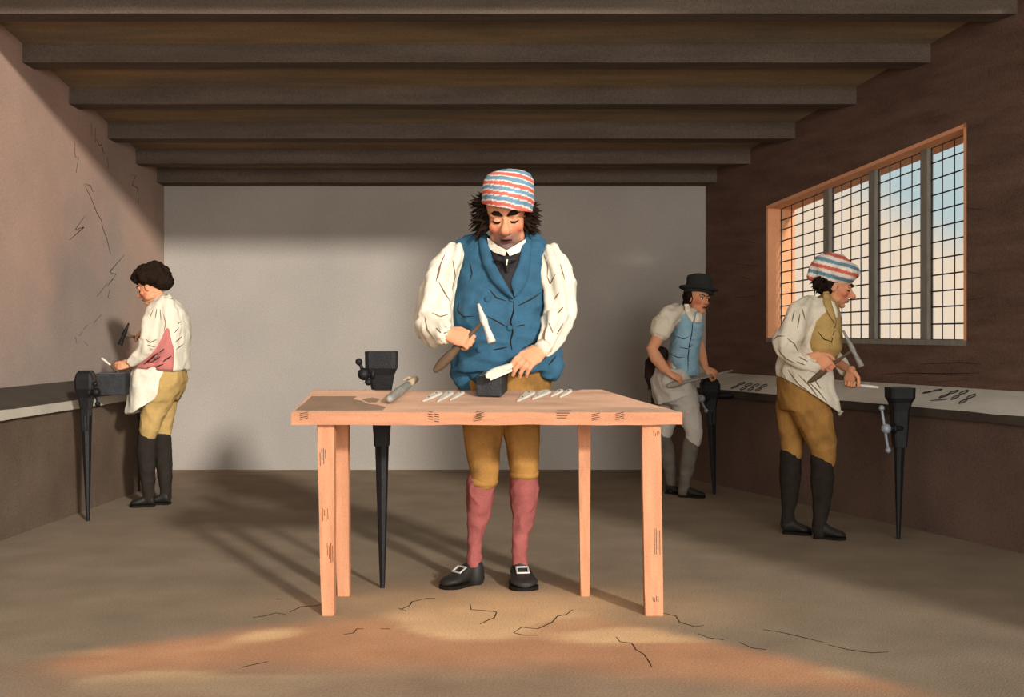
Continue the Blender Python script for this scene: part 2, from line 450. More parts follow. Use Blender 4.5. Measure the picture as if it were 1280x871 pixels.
# ceiling boards and beams
ceiling = slab('ceiling', [(LW(DB) - .1, DB + .1, CEIL(DB) + BT - KC * .1), (RW(DB) + .2, DB + .1, CEIL(DB) + BT - KC * .1), (RW(DCF) + .25, DCF, CEIL(DCF) + BT), (LW(DCF) - .1, DCF, CEIL(DCF) + BT)], (0, 0, .06), M_board, kind='structure')
for yb in (235, 204.5, 173, 130, 78, 17):
    k0 = HY - yb; d = F * (1.14 + DB * KC) / (k0 + F * KC)
    d = min(d, DB - .16)
    w_ = .145 if yb != 204.5 else .12
    bm = bmesh.new(); xa, xb = LW(d) - .05, RW(d) + .08
    rings = []
    nseg = 14
    for i in range(nseg + 1):
        x = xa + (xb - xa) * i / nseg; j = lambda s: .004 * noise.noise(V((x * 2, d * 3 + s, s)))
        z0 = CEIL(d)
        rings.append([V((x, d + j(1), z0 + j(2))), V((x, d + w_ + j(3), z0 - KC * w_ * .3 + j(4))), V((x, d + w_, z0 + BT + .03)), V((x, d + j(1), z0 + BT + .03))])
    loft(bm, rings)
    finish('beam', bm_mesh(bm), M_beam, ceiling)

# cracks in the left wall's plaster
nl = V((1, -.07, 0)).normalized(); cl = V((LW(DB), DB, 0))
for pts in ([(105, 230), (112, 244), (118, 258), (121, 266), (127, 276), (128, 262 + 22), (134, 300), (138, 318)],
            [(114, 153), (115, 170)], [(119, 160), (119, 178)], [(121, 174), (124, 182), (127, 181), (129, 190), (131, 192)], [(134, 196), (136, 212)],
            [(93, 178), (94, 196), (98, 197), (95, 216)], [(164, 219), (170, 219), (165, 231), (172, 235), (173, 255)],
            [(107, 230), (113, 232), (116, 240)], [(106, 270), (94, 287), (105, 284), (87, 300)],
            [(155, 319), (137, 340), (145, 343), (140, 350), (134, 358)], [(134, 354), (121, 371)], [(137, 362), (135, 372), (138, 373)],
            [(127, 393), (117, 404)], [(110, 406), (104, 412)], [(103, 415), (99, 420)], [(94, 421), (96, 429)], [(105, 427), (110, 432)]):
    scratch(pts, cl, nl, 1.3, parent=wall_left, m=M_dark)
for pts in ([(1100, 468), (1130, 466), (1180, 467), (1225, 466)], [(1150, 455), (1200, 453), (1226, 455)], [(1205, 205), (1225, 208)], [(1208, 260), (1226, 262)], [(1210, 340), (1228, 343)],
            [(1208, 375), (1230, 372)], [(925, 300), (945, 304)], [(920, 330), (948, 333)], [(924, 345), (940, 350)], [(918, 372), (945, 370)], [(1160, 478), (1210, 474)]):
    scratch(pts, WB, -nW, 1.2, parent=wall_right, m=M_dark, name='plaster_mark')
fz = V((0, 0, 1))
for pts in ([(316, 772), (330, 770), (345, 766), (357, 768)], [(362, 765), (375, 759), (378, 758), (395, 757), (408, 754)], [(345, 749), (352, 749)],
            [(500, 762), (512, 757), (515, 752), (533, 748), (544, 748)], [(498, 760), (508, 764)], [(588, 755), (589, 762), (605, 763), (621, 765), (618, 772), (608, 776), (600, 780)],
            [(430, 793), (442, 791), (446, 786), (455, 786)], [(476, 786), (488, 786)], [(302, 834), (316, 831), (335, 827)], [(642, 791), (652, 784), (672, 786), (690, 778), (697, 770), (708, 768), (716, 762)],
            [(642, 791), (655, 794), (672, 794)], [(770, 796), (775, 802), (790, 804), (795, 812), (805, 818), (812, 828), (815, 834)], [(828, 766), (845, 770), (850, 778), (868, 783), (880, 782)],
            [(872, 792), (885, 797), (905, 800)], [(925, 803), (940, 810), (958, 812)], [(954, 787), (975, 790), (1005, 797), (1030, 803)], [(1035, 806), (1060, 812), (1090, 816), (1110, 815)]):
    scratch(pts, V(), fz, 1.5, parent=floor, m=M_dark)

# ------------------------------------------------------------------ window
win = bpy.data.objects.new('window_1', None); COL.objects.link(win); win.location = wp(0, WZ0); win['_org'] = tuple(win.location); win['kind'] = 'structure'
bm = bmesh.new(); T2 = TH + .004; lp = .022
hexa(bm, [wp(-.001, WZ0, -.002), wp(lp, WZ0, -.002), wp(lp, ztop(0), -.002), wp(-.001, WT0, -.002)], nW * T2)
hexa(bm, [wp(WLEN - lp, WZ0, -.002), wp(WLEN, WZ0, -.002), wp(WLEN, WT1, -.002), wp(WLEN - lp, ztop(WLEN - lp), -.002)], nW * T2)
finish('window_jamb', bm_mesh(bm), M_brick, win)
bm = bmesh.new(); hexa(bm, [wp(0, WT0 - lp, -.002), wp(WLEN, WT1 - lp, -.002), wp(WLEN, WT1 + .002, -.002), wp(0, WT0 + .002, -.002)], nW * T2)
finish('window_head', bm_mesh(bm), M_brick, win)
bm = bmesh.new(); hexa(bm, [wp(0, WZ0 - .02, -.004), wp(WLEN, WZ0 - .02, -.004), wp(WLEN, WZ0 + .012, -.004), wp(0, WZ0 + .012, -.004)], nW * T2)
finish('window_sill', bm_mesh(bm), M_post, win)
GO = .115
def u_of(px): return (WD0 - rw_d(px)) / abs(tW.y)
posts = [(u_of(1016), u_of(1024)), (u_of(1072), u_of(1081)), (u_of(1136), u_of(1146))]
for a, b in posts:
    bm = bmesh.new(); hexa(bm, [wp(a, WZ0, .085), wp(b, WZ0, .085), wp(b, ztop(b), .085), wp(a, ztop(a), .085)], nW * .05)
    bmesh.ops.bevel(bm, geom=bm.edges[:], offset=.006, segments=1, affect='EDGES')
    finish('window_post', bm_mesh(bm), M_post, win)
edges_u = [lp] + [v for a, b in posts for v in (a, b)] + [WLEN - lp]
NR, NC = 12, 4
zr = lambda u, k: WZ0 + .012 + (ztop(u) - lp - WZ0 - .012) * k / NR
for L in range(4):
    ua, ub = edges_u[2 * L], edges_u[2 * L + 1]; us = [ua + (ub - ua) * c / NC for c in range(NC + 1)]
    for c in range(NC + 1):
        u = us[c] + (.004 if c == 0 else -.004 if c == NC else random.uniform(-.006, .006))
        us[c] = u
        bm = bmesh.new(); tube(bm, [wp(u, zr(u, 0), GO), wp(u + random.uniform(-.003, .003), zr(u, NR / 2), GO), wp(u, zr(u, NR), GO)], [.0042] * 3, 6, round_caps=False)
        finish('lead_came', bm_mesh(bm), M_lead, win)
    for k in range(0, NR + 1):
        j = random.uniform(-.006, .006) if 0 < k < NR else 0
        bm = bmesh.new(); tube(bm, [wp(ua, zr(ua, k) + j, GO - .002), wp(ub, zr(ub, k) + j, GO - .002)], [.0048] * 2, 6, round_caps=False)
        finish('glazing_bar', bm_mesh(bm), M_lead, win)
    for c in range(NC):
        for k in range(NR):
            a, b = us[c] + .004, us[c + 1] - .004
            bm = bmesh.new(); tl = random.uniform(-.0015, .0015)
            hexa(bm, [wp(a, zr(a, k) + .003, GO + .004 + tl), wp(b, zr(b, k) + .003, GO + .004), wp(b, zr(b, k + 1) - .003, GO + .004 - tl), wp(a, zr(a, k + 1) - .003, GO + .004)], nW * .002)
            finish('pane', bm_mesh(bm), gl, win)

# ------------------------------------------------------------------ long benches along the walls
def long_bench(label, pA, pB, nin, depth, zf, zr_, panel_m, top_m, edge_m, eh):
    """pA, pB: worktop front edge on plan, nin: direction to the wall"""
    pA, pB, nin = V(pA), V(pB), V(nin)
    b = thing('wall_bench', label, 'workbench', (pA + pB) / 2)
    bm = bmesh.new(); f0 = .03
    hexa(bm, [pA + nin * f0, pB + nin * f0, pB + nin * f0 + V((0, 0, zf - eh)), pA + nin * f0 + V((0, 0, zf - eh))], nin * .04)
    for q in (pA, pB):
        s = (pB - pA).normalized() * (.04 if q is pA else -.04)
        hexa(bm, [q + nin * f0, q + nin * depth, q + nin * depth + V((0, 0, zf - eh)), q + nin * f0 + V((0, 0, zf - eh))], s)
    finish('front_panel', bm_mesh(bm), panel_m, b)
    bm = bmesh.new(); n = 30; rings = []
    for i in range(n + 1):
        q = pA.lerp(pB, i / n); j = .004 * noise.noise(V((i * .9, 2, 0)))
        rings.append([q + V((0, 0, zf + j)) + nin * .012, q + nin * depth + V((0, 0, zr_)), q + nin * depth + V((0, 0, zr_ - eh * .9)), q + nin * .012 + V((0, 0, zf - eh + .004))])
    loft(bm, rings); finish('worktop', bm_mesh(bm), top_m, b)
    bm = bmesh.new(); rings = []
    for i in range(n + 1):
        q = pA.lerp(pB, i / n); j = .005 * noise.noise(V((i * .9, 2, 0)))
        rings.append([q + V((0, 0, zf - .002 + j)), q + V((0, 0, zf - .002 + j)) + nin * .011, q + nin * .011 + V((0, 0, zf - eh)), q + V((0, 0, zf - eh - j))])
    loft(bm, rings); finish('front_edge', bm_mesh(bm), edge_m, b)
    return b
BR = lambda d: RW(d) - .486; BL = lambda d: LW(d) + .32
RZF, RZR = .71, .805
LZF, LZR = .715, .805
long_bench('long grey-topped wall bench with brown front under the leaded window', (BR(DB - .03), DB - .03, 0), (BR(5.3), 5.3, 0), nW, .445, RZF, RZR, M_panel, M_gtop, M_edge, .05)
long_bench('dark-topped wall bench with pale front edge along the left wall', (BL(8.55), 8.55, 0), (BL(4.2), 4.2, 0), V((-1, .07, 0)).normalized(), .315, LZF, LZR, M_panelL, M_gdark, M_edgeL, .055)
# worktop planes (for laying things on)
RB0 = V((BR(8), 8, RZF)); rslope = (RZR - RZF) / .445; RBN = (V((0, 0, 1)) - nW * rslope).normalized()
nLi = V((-1, .07, 0)).normalized(); LB0 = V((BL(8), 8, LZF)); LBN = (V((0, 0, 1)) - nLi * ((LZR - LZF) / .315)).normalized()

# ------------------------------------------------------------------ the table
TF, TR, TZF, TZR, TTH = 4.80, 5.30, .823, .885, .05
tz = lambda d: TZF + (TZR - TZF) * (d - TF) / (TR - TF)
TN = V((0, -(TZR - TZF), TR - TF)).normalized(); T0 = V((0, TF, TZF))
table = thing('work_table', 'rough plank work table with slanted right end standing on four square legs', 'table', (0, 5.05, 0))
xfl, xfr = (364 - CX) * TF / F, (853 - CX) * TF / F; xrl, xrr = (392 - CX) * TR / F, (752 - CX) * TR / F
bm = bmesh.new(); rings = []; n = 60
for i in range(n + 1):
    k = i / n; xf = xfl + (xfr - xfl) * k; xr = xrl + (xrr - xrl) * k
    jt = .0035 * noise.noise(V((xf * 9, 1, 0))) ; jb = .004 * noise.noise(V((xf * 7, 5, 0))); jy = .004 * noise.noise(V((xf * 6, 9, 0)))
    e = .012 * noise.noise(V((3, k * 20, 0))) if i == n else 0
    rings.append([V((xf + e, TF + jy, tz(TF) + jt)), V((xf - e * .4, TF + jy * 2, tz(TF) - TTH * .45)), V((xf + e * .5, TF - jy, tz(TF) - TTH + jb)),
                  V((xr, TR, tz(TR) - TTH)), V((xr, TR, tz(TR) + (.004 if xr > -.62 and xr < .3 else .008) - .004)), V(((xf + xr) / 2, (TF + TR) / 2, tz((TF + TR) / 2)))])
loft(bm, rings); me = bm_mesh(bm)
me.materials.append(M_wood); me.materials.append(M_top)
for p in me.polygons: p.material_index = 1 if p.normal.z > .7 else 0
finish('table_top', me, None, table)
def post(bm, a, b, w0, w1, dep):
    rings = []
    a, b = V(a), V(b)
    for i in range(9):
        k = i / 8; c = a.lerp(b, k); w_ = (w0 + (w1 - w0) * k) / 2; j = .0025 * noise.noise(V((c.x * 5, c.z * 9, k)))
        rings.append([c + V((-w_ + j, -dep / 2, 0)), c + V((w_ + j, -dep / 2, 0)), c + V((w_ + j, dep / 2, 0)), c + V((-w_ + j, dep / 2, 0))])
    loft(bm, rings)
for (xt, xb_, d, wt, wb) in ((408, 411, 4.87, .070, .050), (813, 817, 4.87, .076, .074), (427, 430, 5.22, .060, .054), (730, 731, 5.22, .055, .040)):
    bm = bmesh.new(); top = P(xt, 500, d); bot = P(xb_, 760, d); top.z = tz(d) - TTH + .004; bot.z = 0
    post(bm, top, bot, wt, wb, .06)
    bmesh.ops.bevel(bm, geom=[e for e in bm.edges if abs((e.verts[0].co - e.verts[1].co).normalized().z) > .9], offset=.005, segments=1, affect='EDGES')
    finish('leg', bm_mesh(bm), M_leg, table)
# grain marks cut into the front edge and legs
for cx, cy, kind in ((380, 519, 0), (540, 518, 1), (548, 521, 1), (600, 517, 0), (597, 521, 0), (705, 517, 2), (745, 520, 0), (775, 519, 0)):
    for j in range(4):
        if kind == 2: pts = [(cx - 9, cy - 4 + j * 3), (cx + 9 - j * 2, cy - 4 + j * 3)]
        elif kind == 1: pts = [(cx - 5, cy - 4 + j * 3), (cx + 1, cy - 3 + j * 3)]
        else: pts = [(cx - 5, cy - 2 + j * 2.4), (cx + 5, cy - 4 + j * 2.4)]
        scratch(pts, V((0, TF - .0045, 0)), V((0, -1, 0)), 1.5, parent=table, m=M_dark, name='grain_mark')
for cx, ys_ in ((403, (560, 578)), (406, (632, 648)), (412, (678, 700)), (821, (660, 690)), (819, (744, 756)), (820, (536, 548))):
    for j in range(4):
        scratch([(cx - 3 + j * 2.2, ys_[0] + random.uniform(0, 6)), (cx - 3 + j * 2.2 + .5, ys_[1] + random.uniform(-6, 4))], V((0, 4.87 - .0305, 0)), V((0, -1, 0)), 1.4, parent=table, m=M_dark, name='grain_mark')
# dark oil stain soaked into the left end of the top (a stain with its own outline)
def stain(pts, name='oil_stain', m=None):
    Q = [plane_hit(a, b, T0, TN) + TN * .0016 for a, b in pts]; bm = bmesh.new()
    a = [bm.verts.new(q) for q in Q]; b = [bm.verts.new(q - TN * .003) for q in Q]
    bm.faces.new(a); bm.faces.new(b[::-1])
    for i in range(len(a)): bm.faces.new((a[i], a[(i + 1) % len(a)], b[(i + 1) % len(a)], b[i]))
    bmesh.ops.triangulate(bm, faces=bm.faces[:]); finish(name, bm_mesh(bm), m, table)
M_stain = mat('oil_stain', (140, 114, 94), .9, .14, 8)
stain([(369, 513), (378, 506), (389, 496), (395, 491), (402, 490), (412, 492), (425, 491), (436, 494), (446, 496), (441, 499), (452, 501), (460, 505), (471, 506), (482, 509), (478, 513), (440, 513.5), (400, 513.5)], m=M_stain)
stain([(452, 499), (466, 497), (475, 499), (470, 503), (461, 503)], m=M_stain)

# ------------------------------------------------------------------ leg vises
def vise(label, pf, ptop, w_, hd, boss, group=None, round_head=False, boss_m=None, nut=None):
    """pf foot, ptop top centre of the jaws (world); boss: (dx, z, handle_a, handle_b)"""
    pf, pt = V(pf), V(ptop); H = pt.z; v = thing('leg_vise', label, 'vise', pf, group)
    ax = lambda z: V((pf.x + (pt.x - pf.x) * z / H, pf.y + (pt.y - pf.y) * z / H, z))
    bm = bmesh.new(); zb = H * .70
    tube(bm, [ax(0), ax(.03), ax(zb * .55), ax(zb)], [.010, .012, .024, .034], 8, round_caps=False)
    finish('leg', bm_mesh(bm), M_iron, v)
    bm = bmesh.new()
    for sy, nm in ((-1, 'front'), (1, 'rear')):
        y = sy * hd * .30; rings = []
        prof = ((.60, .46, .5), (.72, .58, .55), (.84, .62, .6), (.90, .78, .8), (.93, .98, .98), (1.0, 1.0, 1.0))
        if round_head: prof = ((.60, .45, .5), (.74, .55, .55), (.82, .75, .7), (.88, 1.0, 1.0), (.94, 1.06, 1.0), (.98, .85, .9), (1.0, .6, .7))
        for f, a, b_ in prof:
            c = ax(H * f) + V((0, y * b_ if f > .8 else y * .55, 0)); hw = w_ / 2 * a; hh = hd * .27 * b_; ch = .25
            rings.append([c + V((sx * hw * q, sy2 * hh * r, 0)) for sx, sy2, q, r in ((-1, -1, 1 - ch, 1), (1, -1, 1 - ch, 1), (1, -1, 1, 1 - ch), (1, 1, 1, 1 - ch), (1, 1, 1 - ch, 1), (-1, 1, 1 - ch, 1), (-1, 1, 1, 1 - ch), (-1, -1, 1, 1 - ch))])
        loft(bm, rings)
        finish('front_jaw' if sy < 0 else 'rear_jaw', bm_mesh(bm), M_iron, v, smooth=False); bm = bmesh.new()
    bm.free()
    bx, bz, ha, hb = boss; c = ax(bz); sgn = 1 if bx > 0 else -1
    bc = c + V((bx, -hd * .35, 0))
    bm = bmesh.new(); tube(bm, [c + V((0, -hd * .2, 0)), bc], [.02, .016], 10); ell(bm, c + V((bx * .45, -hd * .28, 0)), (.014, .03, .03))
    sc_ = finish('screw', bm_mesh(bm), M_iron, v, smooth=True)
    bm = bmesh.new(); ell(bm, bc, .028); finish('screw_boss', bm_mesh(bm), boss_m or M_iron, v, smooth=True)
    A, B = bc + V(ha), bc + V(hb)
    bm = bmesh.new(); tube(bm, [A, B], [.008, .008], 8); ell(bm, A, .016); ell(bm, B, .016)
    finish('handle', bm_mesh(bm), boss_m or M_iron, v, smooth=True)
    if nut:
        bm = bmesh.new(); c2 = ax(nut[1]); tube(bm, [c2, c2 + V((nut[0], 0, .005))], [.02, .028], 8); finish('screw_box', bm_mesh(bm), M_iron, v, smooth=True)
    return v
a, b = P(478, 735, 5.36), P(477, 439, 5.39); a.z = 0
vise('tall black iron leg vise standing behind the left half of the table', a, b, .138, .11, (-.075, .955, (-.022, 0, .055), (.02, 0, -.035)))
a = P(110, 648, 7.22); a.z = 0
vise('black leg vise with round head in front of the left wall bench', a, P(107, 463, 7.24), .1, .1, (.075, .775, (-.006, 0, .05), (.008, 0, -.07)), round_head=True)
a = P(1123, 674, 6.60); a.z = 0
vise('black leg vise with grey ball and bar nearest the right edge', a, P(1125, 484, 6.78), .135, .13, (-.09, .60, (-.025, 0, .115), (.012, 0, -.12)), boss_m=mat('vise_ball', (150, 158, 164), .5, .1, 10, metal=.2))
a = P(893, 619, 8.36); a.z = 0
vise('black leg vise under the file of the hatted man', a, P(887, 472, 8.5), .125, .1, (-.07, .665, (-.05, 0, .075), (.035, 0, -.085)), round_head=True, boss_m=mat('worn_iron', (150, 152, 154), .5, .2, 20), nut=(.14, .68))

# ------------------------------------------------------------------ hand tools
def hammer(label, A, B, C1, C2, group=None, thick=1.0, hm=None, cat='hammer'):
    """A butt of the handle, B eye; C1, C2 ends of the head"""
    A, B, C1, C2 = V(A), V(B), V(C1), V(C2)
    h = thing('hammer', label, cat, A, group)
    bm = bmesh.new(); L = (B - A)
    tube(bm, [A, A + L * .12, A + L * .3, A + L * .5, A + L * .75, B], [.014 * thick, .022 * thick, .021 * thick, .013 * thick, .008 * thick, .008 * thick], 10)
    finish('handle', bm_mesh(bm), M_handle, h, smooth=True)
    bm = bmesh.new(); m = B
    tube(bm, [C1, C1.lerp(m, .5), m, m.lerp(C2, .25), m.lerp(C2, .95), C2], [.006 * thick, .010 * thick, .017 * thick, .012 * thick, .018 * thick, .0175 * thick], 10, round_caps=False)
    finish('hammer_head', bm_mesh(bm), hm or M_steel, h, smooth=True)
    return h

def blade(label, px0, py0, px1, py1, wpx, co, no, group, rivets=1, m=None, thick=.004, name='knife_blank', cat='knife part'):
    """a leaf-shaped blank from its pointed end (0) to its round end (1) lying on a plane"""
    a, b = plane_hit(px0, py0, co, no), plane_hit(px1, py1, co, no); ax = b - a; s = ax.cross(no).normalized()
    wd = wpx * a.y / F; prof = ((0, .10), (.12, .32), (.3, .55), (.5, .78), (.68, .97), (.82, 1), (.93, .78), (1, .35)); bm = bmesh.new(); rings = []
    for t, q in prof:
        c = a + ax * t; hw = wd / 2 * q; rings.append([c + s * hw + no * .0005, c + s * hw * .7 + no * thick, c - s * hw * .7 + no * thick, c - s * hw + no * .0005])
    loft(bm, rings); o = finish(name, bm_mesh(bm), m or M_steel, label=label, cat=cat, group=group)
    for i in range(rivets):
        c = a + ax * (.78 - .45 * i) + no * thick; bm = bmesh.new(); ell(bm, c, .0035, seg=8); finish('rivet', bm_mesh(bm), M_dark, o, smooth=True)
    return o

for i, q in enumerate((((529, 502), (550, 490.5), 9, 'white leaf-shaped blade blank nearest the large ribbed tool on the table'), ((547, 502.5), (564, 490), 8, 'white leaf-shaped blade blank in the middle of the three left of the anvil'), ((563, 500.5), (579, 490), 6, 'small white blade blank just left of the dark anvil block'),
                       ((647, 502), (665, 489.5), 10, 'broad white scale blank just right of the dark anvil block'), ((666, 499.5), (684, 488.5), 11, 'broad white scale blank, second to the right of the anvil'), ((689, 496), (702, 488), 6, 'narrow pale blank, third to the right of the anvil'), ((700, 497), (713, 488), 6, 'narrow pale blank farthest right on the table'))):
    (a0, b0), (a1, b1), ww, lab = q
    o = blade(lab, a0, b0, a1, b1, ww * 1.55, T0, TN, 'blade blanks on the table', rivets=2 if i in (0, 3, 4) else 1, thick=.007)
# ribbed tool at the left of the table
A, B = plane_hit(487, 505, T0, TN) + TN * .022, plane_hit(510, 487, T0, TN) + TN * .022
tool = thing('rasp_tool', 'thick ribbed grey hand tool with hooked pale head lying on the table', 'tool', plane_hit(500, 500, T0, TN))
bm = bmesh.new(); ax = B - A; rings = []
pts_, rad_ = [], []
for i in range(30):
    t_ = i / 29; pts_.append(A + ax * t_); rad_.append((.020 - .004 * abs(t_ - .45) * 2) * (1 + (.05 if i % 2 else -.05)))
tube(bm, pts_, rad_, 12); finish('ribbed_body', bm_mesh(bm), M_steel2, tool, smooth=True)
bm = bmesh.new(); e = B + ax * .45
tube(bm, [B - ax * .05, B + ax * .2, e], [.015, .017, .016], 10); tube(bm, [e - ax * .1, e + V((-.03, 0, .006)), e + V((-.052, -.004, -.004))], [.013, .009, .005], 8)
finish('hooked_head', bm_mesh(bm), mat('horn', (206, 178, 146), .6, .2, 30), tool, smooth=True)

# anvil blocks
def anvil(label, x0, x1, d0, d1, z0, z1, skew=0.0, slope=0.0, xs=0.0):
    def sl(m_):
        for v in m_.vertices: v.co.z += slope * (v.co.y - d0) - xs * (v.co.x - x1)
        return m_
    a = thing('bench_anvil', label, 'anvil', ((x0 + x1) / 2, (d0 + d1) / 2, z0)); bm = bmesh.new()
    c = V(((x0 + x1) / 2, (d0 + d1) / 2, 0)); Mx = Matrix.Translation(c) @ Matrix.Rotation(skew, 4, 'Z') @ Matrix.Translation(-c)
    box(bm, (x0, d0, z0), (x1, d1, z1), Mx, .004); me = bm_mesh(bm)
    for v in me.vertices: v.co += V((.002 * noise.noise(v.co * 30), 0, .002 * noise.noise(v.co * 20 + V((4, 4, 4)))))
    finish('block', sl(me), mat('anvil_iron', (46, 47, 48), .55, .25, 30, metal=.2, bump=.4), a)
    bm = bmesh.new(); box(bm, (x0 + .01, d0 + .012, z1 - .002), (x1 - .008, d1 - .01, z1 + .006), Mx, .003); finish('striking_face', sl(bm_mesh(bm)), M_iron2, a)
    return a
q0 = plane_hit(602, 497, T0, TN); q1 = plane_hit(631, 496, T0, TN)
anvil('dark iron anvil block on the table in front of the blue waistcoat', q0.x - .012, q1.x, q0.y, q0.y + .15, q0.z + .006, q0.z + .088, math.radians(-10), slope=(TZR - TZF) / (TR - TF))
q0 = plane_hit(126, 480, LB0, LBN)
q0 = V((P(124, 480, 7.72).x, 7.72, .735))
anvil('dark iron anvil block on the left wall bench under a small blade', q0.x, q0.x + .19, 7.62, 7.78, .735, .735 + .135, math.radians(4))

# looped scissor blanks on the right bench
def loop_blank(label, x0, y0, x1, y1, wpx, group):
    a, b = plane_hit(x0, y0, RB0, RBN), plane_hit(x1, y1, RB0, RBN); ax = b - a; s = ax.cross(RBN).normalized(); wd = wpx * a.y / F
    # figure-eight wire outline of a bow and shank
    pts = []
    for i in range(29):
        t_ = 2 * PI * i / 28; u = .5 - .5 * math.cos(t_); k = math.sin(t_) * (1.0 if u > .55 else 1.0)
        wv = wd / 2 * (math.sin(u * PI * 2.0)) * (1 if t_ < PI else -1) * (1.25 if u > .5 else 1.0)
        pts.append(a + ax * u + s * wv + RBN * .0035)
    bm = bmesh.new(); tube(bm, pts, [.0026] * len(pts), 6, round_caps=False)
    return finish('scissor_blank', bm_mesh(bm), M_iron, label=label, cat='scissor blank', group=group)
gA = 'looped scissor blanks on the right bench'
for i, (x0, y0, x1, y1, ww, lab) in enumerate(((914, 486, 931, 478, 6.5, 'dark looped scissor blank nearest the far vise on the grey bench'), (926, 488, 939, 479, 6.5, 'dark looped scissor blank, second from the far vise'),
        (935, 489, 948, 480, 6.5, 'dark looped scissor blank, third from the far vise'), (945, 489, 958, 480.5, 6.5, 'dark looped scissor blank just left of the apron of the man at the window'),
        (1153, 492, 1178, 487, 6.5, 'dark looped scissor blank nearest the right-hand vise on the grey bench'), (1174, 498, 1198, 488, 6.5, 'dark looped scissor blank, second from the right-hand vise'),
        (1189, 500, 1210, 488, 6.5, 'dark looped scissor blank, third from the right-hand vise'), (1199, 505, 1219, 493, 6.5, 'dark looped scissor blank nearest the right edge'))):
    loop_blank(lab, x0, y0, x1, y1, ww, gA)
blade('thin pale blank lying flat below the looped scissor blanks', 1163, 501, 1184, 499, 5, RB0, RBN, None, 0, M_gdark)
for i, (x0, y0, x1, y1, ww, lab) in enumerate(((130, 489, 141, 484, 5, 'small pale blade blank nearest the round-headed vise on the left bench'), (138, 487.5, 150, 483, 5, 'small pale blade blank in the middle of the left bench row'), (147, 486, 158, 481.5, 5, 'small pale blade blank nearest the apron on the left bench'))):
    blade(lab, x0, y0, x1, y1, ww, LB0, LBN, 'small blanks on the left bench', 0)

# ------------------------------------------------------------------ figures
SK = lin((214, 150, 112)); CHK = lin((196, 92, 66)); LIP = lin((130, 62, 54)); STB = lin((104, 84, 80))
def skin_col(p): return SK
def head_matrix(c, H, yaw, pitch, roll=0):
    R = Matrix.Rotation(math.radians(yaw), 4, 'Z') @ Matrix.Rotation(math.radians(pitch), 4, 'X') @ Matrix.Rotation(math.radians(roll), 4, 'Y')
    return Matrix.Translation(V(c)) @ R @ Matrix.Scale(H, 4) @ Matrix.Translation(V((0, 0, -.5)))

def make_head(M, H, stubble=0.0, nose=1.0, wide=1.0, brow=1.0):
    """face looks along local -y, chin at z=0, crown at z=1"""
    bm = bmesh.new(); E = lambda c, r: ell(bm, (c[0] * wide, c[1], c[2]), (r[0] * wide, r[1], r[2]), M, 18)
    E((0, .06, .64), (.325, .39, .355)); E((0, -.06, .40), (.27, .29, .36)); E((0, -.12, .20), (.21, .2, .17)); E((0, -.235, .085), (.105, .085, .075))
    for s in (-1, 1):
        E((s * .165, -.20, .37), (.10, .10, .09)); E((s * .13, -.285, .555), (.105, .05, .035 * brow)); E((s * .325, .04, .45), (.035, .075, .115))
        E((s * .125, -.262, .478), (.068, .052, .047)); E((s * .20, -.06, .20), (.07, .14, .1))
        E((s * .05 * nose, -.365, .322), (.038, .045, .034))
    tr = lambda pts, rad: tube(bm, [M @ V((p[0] * wide, p[1], p[2])) for p in pts], [r * H for r in rad], 12)
    tr([(0, -.30, .54), (0, -.35, .45), (0, -.39 - .03 * nose, .35)], [.035, .038, .052 * nose])
    E((0, -.325, .222), (.085, .045, .024)); E((0, -.318, .178), (.075, .045, .026)); E((0, -.285, .25), (.09, .06, .05))
    tr([(0, .10, .35), (0, .13, .1), (0, .16, -.22)], [.20, .185, .20])
    me = remesh(bm, H * .0155, 3, .45)
    Mi = M.inverted(); me.update()
    for v in me.vertices:           # sockets, philtrum, mouth corner folds as relief
        p = Mi @ v.co; dd = 0
        if p.y < -.12:
            for s in (-1, 1):
                dd += .030 * math.exp(-(((p.x - s * .075 * wide) / .035) ** 2 + ((p.z - .49) / .05) ** 2))
                dd += .014 * math.exp(-(((p.x - s * (.10 + (.34 - p.z) * .25) * wide) / .018) ** 2 + ((p.z - .26) / .09) ** 2))
                dd += .012 * math.exp(-(((p.x - s * .13 * wide) / .07) ** 2 + ((p.z - .43) / .014) ** 2))
            dd += .016 * math.exp(-((p.x / .09) ** 2 + ((p.z - .2) / .008) ** 2)) + .02 * math.exp(-((p.x / .09) ** 2 + ((p.z - .135) / .022) ** 2))
            v.co = v.co + (M.to_3x3() @ V((0, 1, 0))) * dd
    def fn(w):
        p = Mi @ w; c = SK
        if p.y > -.05 and p.z > .1: return c
        for s in (-1, 1): c = mixc(c, CHK, .75 * math.exp(-(((p.x - s * .19) / .09) ** 2 + ((p.z - .33) / .1) ** 2)))
        c = mixc(c, CHK, .45 * math.exp(-((p.x / .06) ** 2 + ((p.z - .34) / .05) ** 2)))
        if stubble and p.y < .1:
            k = math.exp(-((p.x / .21) ** 4 + ((p.z - .13) / .17) ** 4)); c = mixc(c, STB, stubble * k)
        c = mixc(c, LIP, .85 * math.exp(-((p.x / .085) ** 4 + ((p.z - .2) / .042) ** 4)) if p.y < -.25 else 0)
        return c
    color(me, fn)
    return me

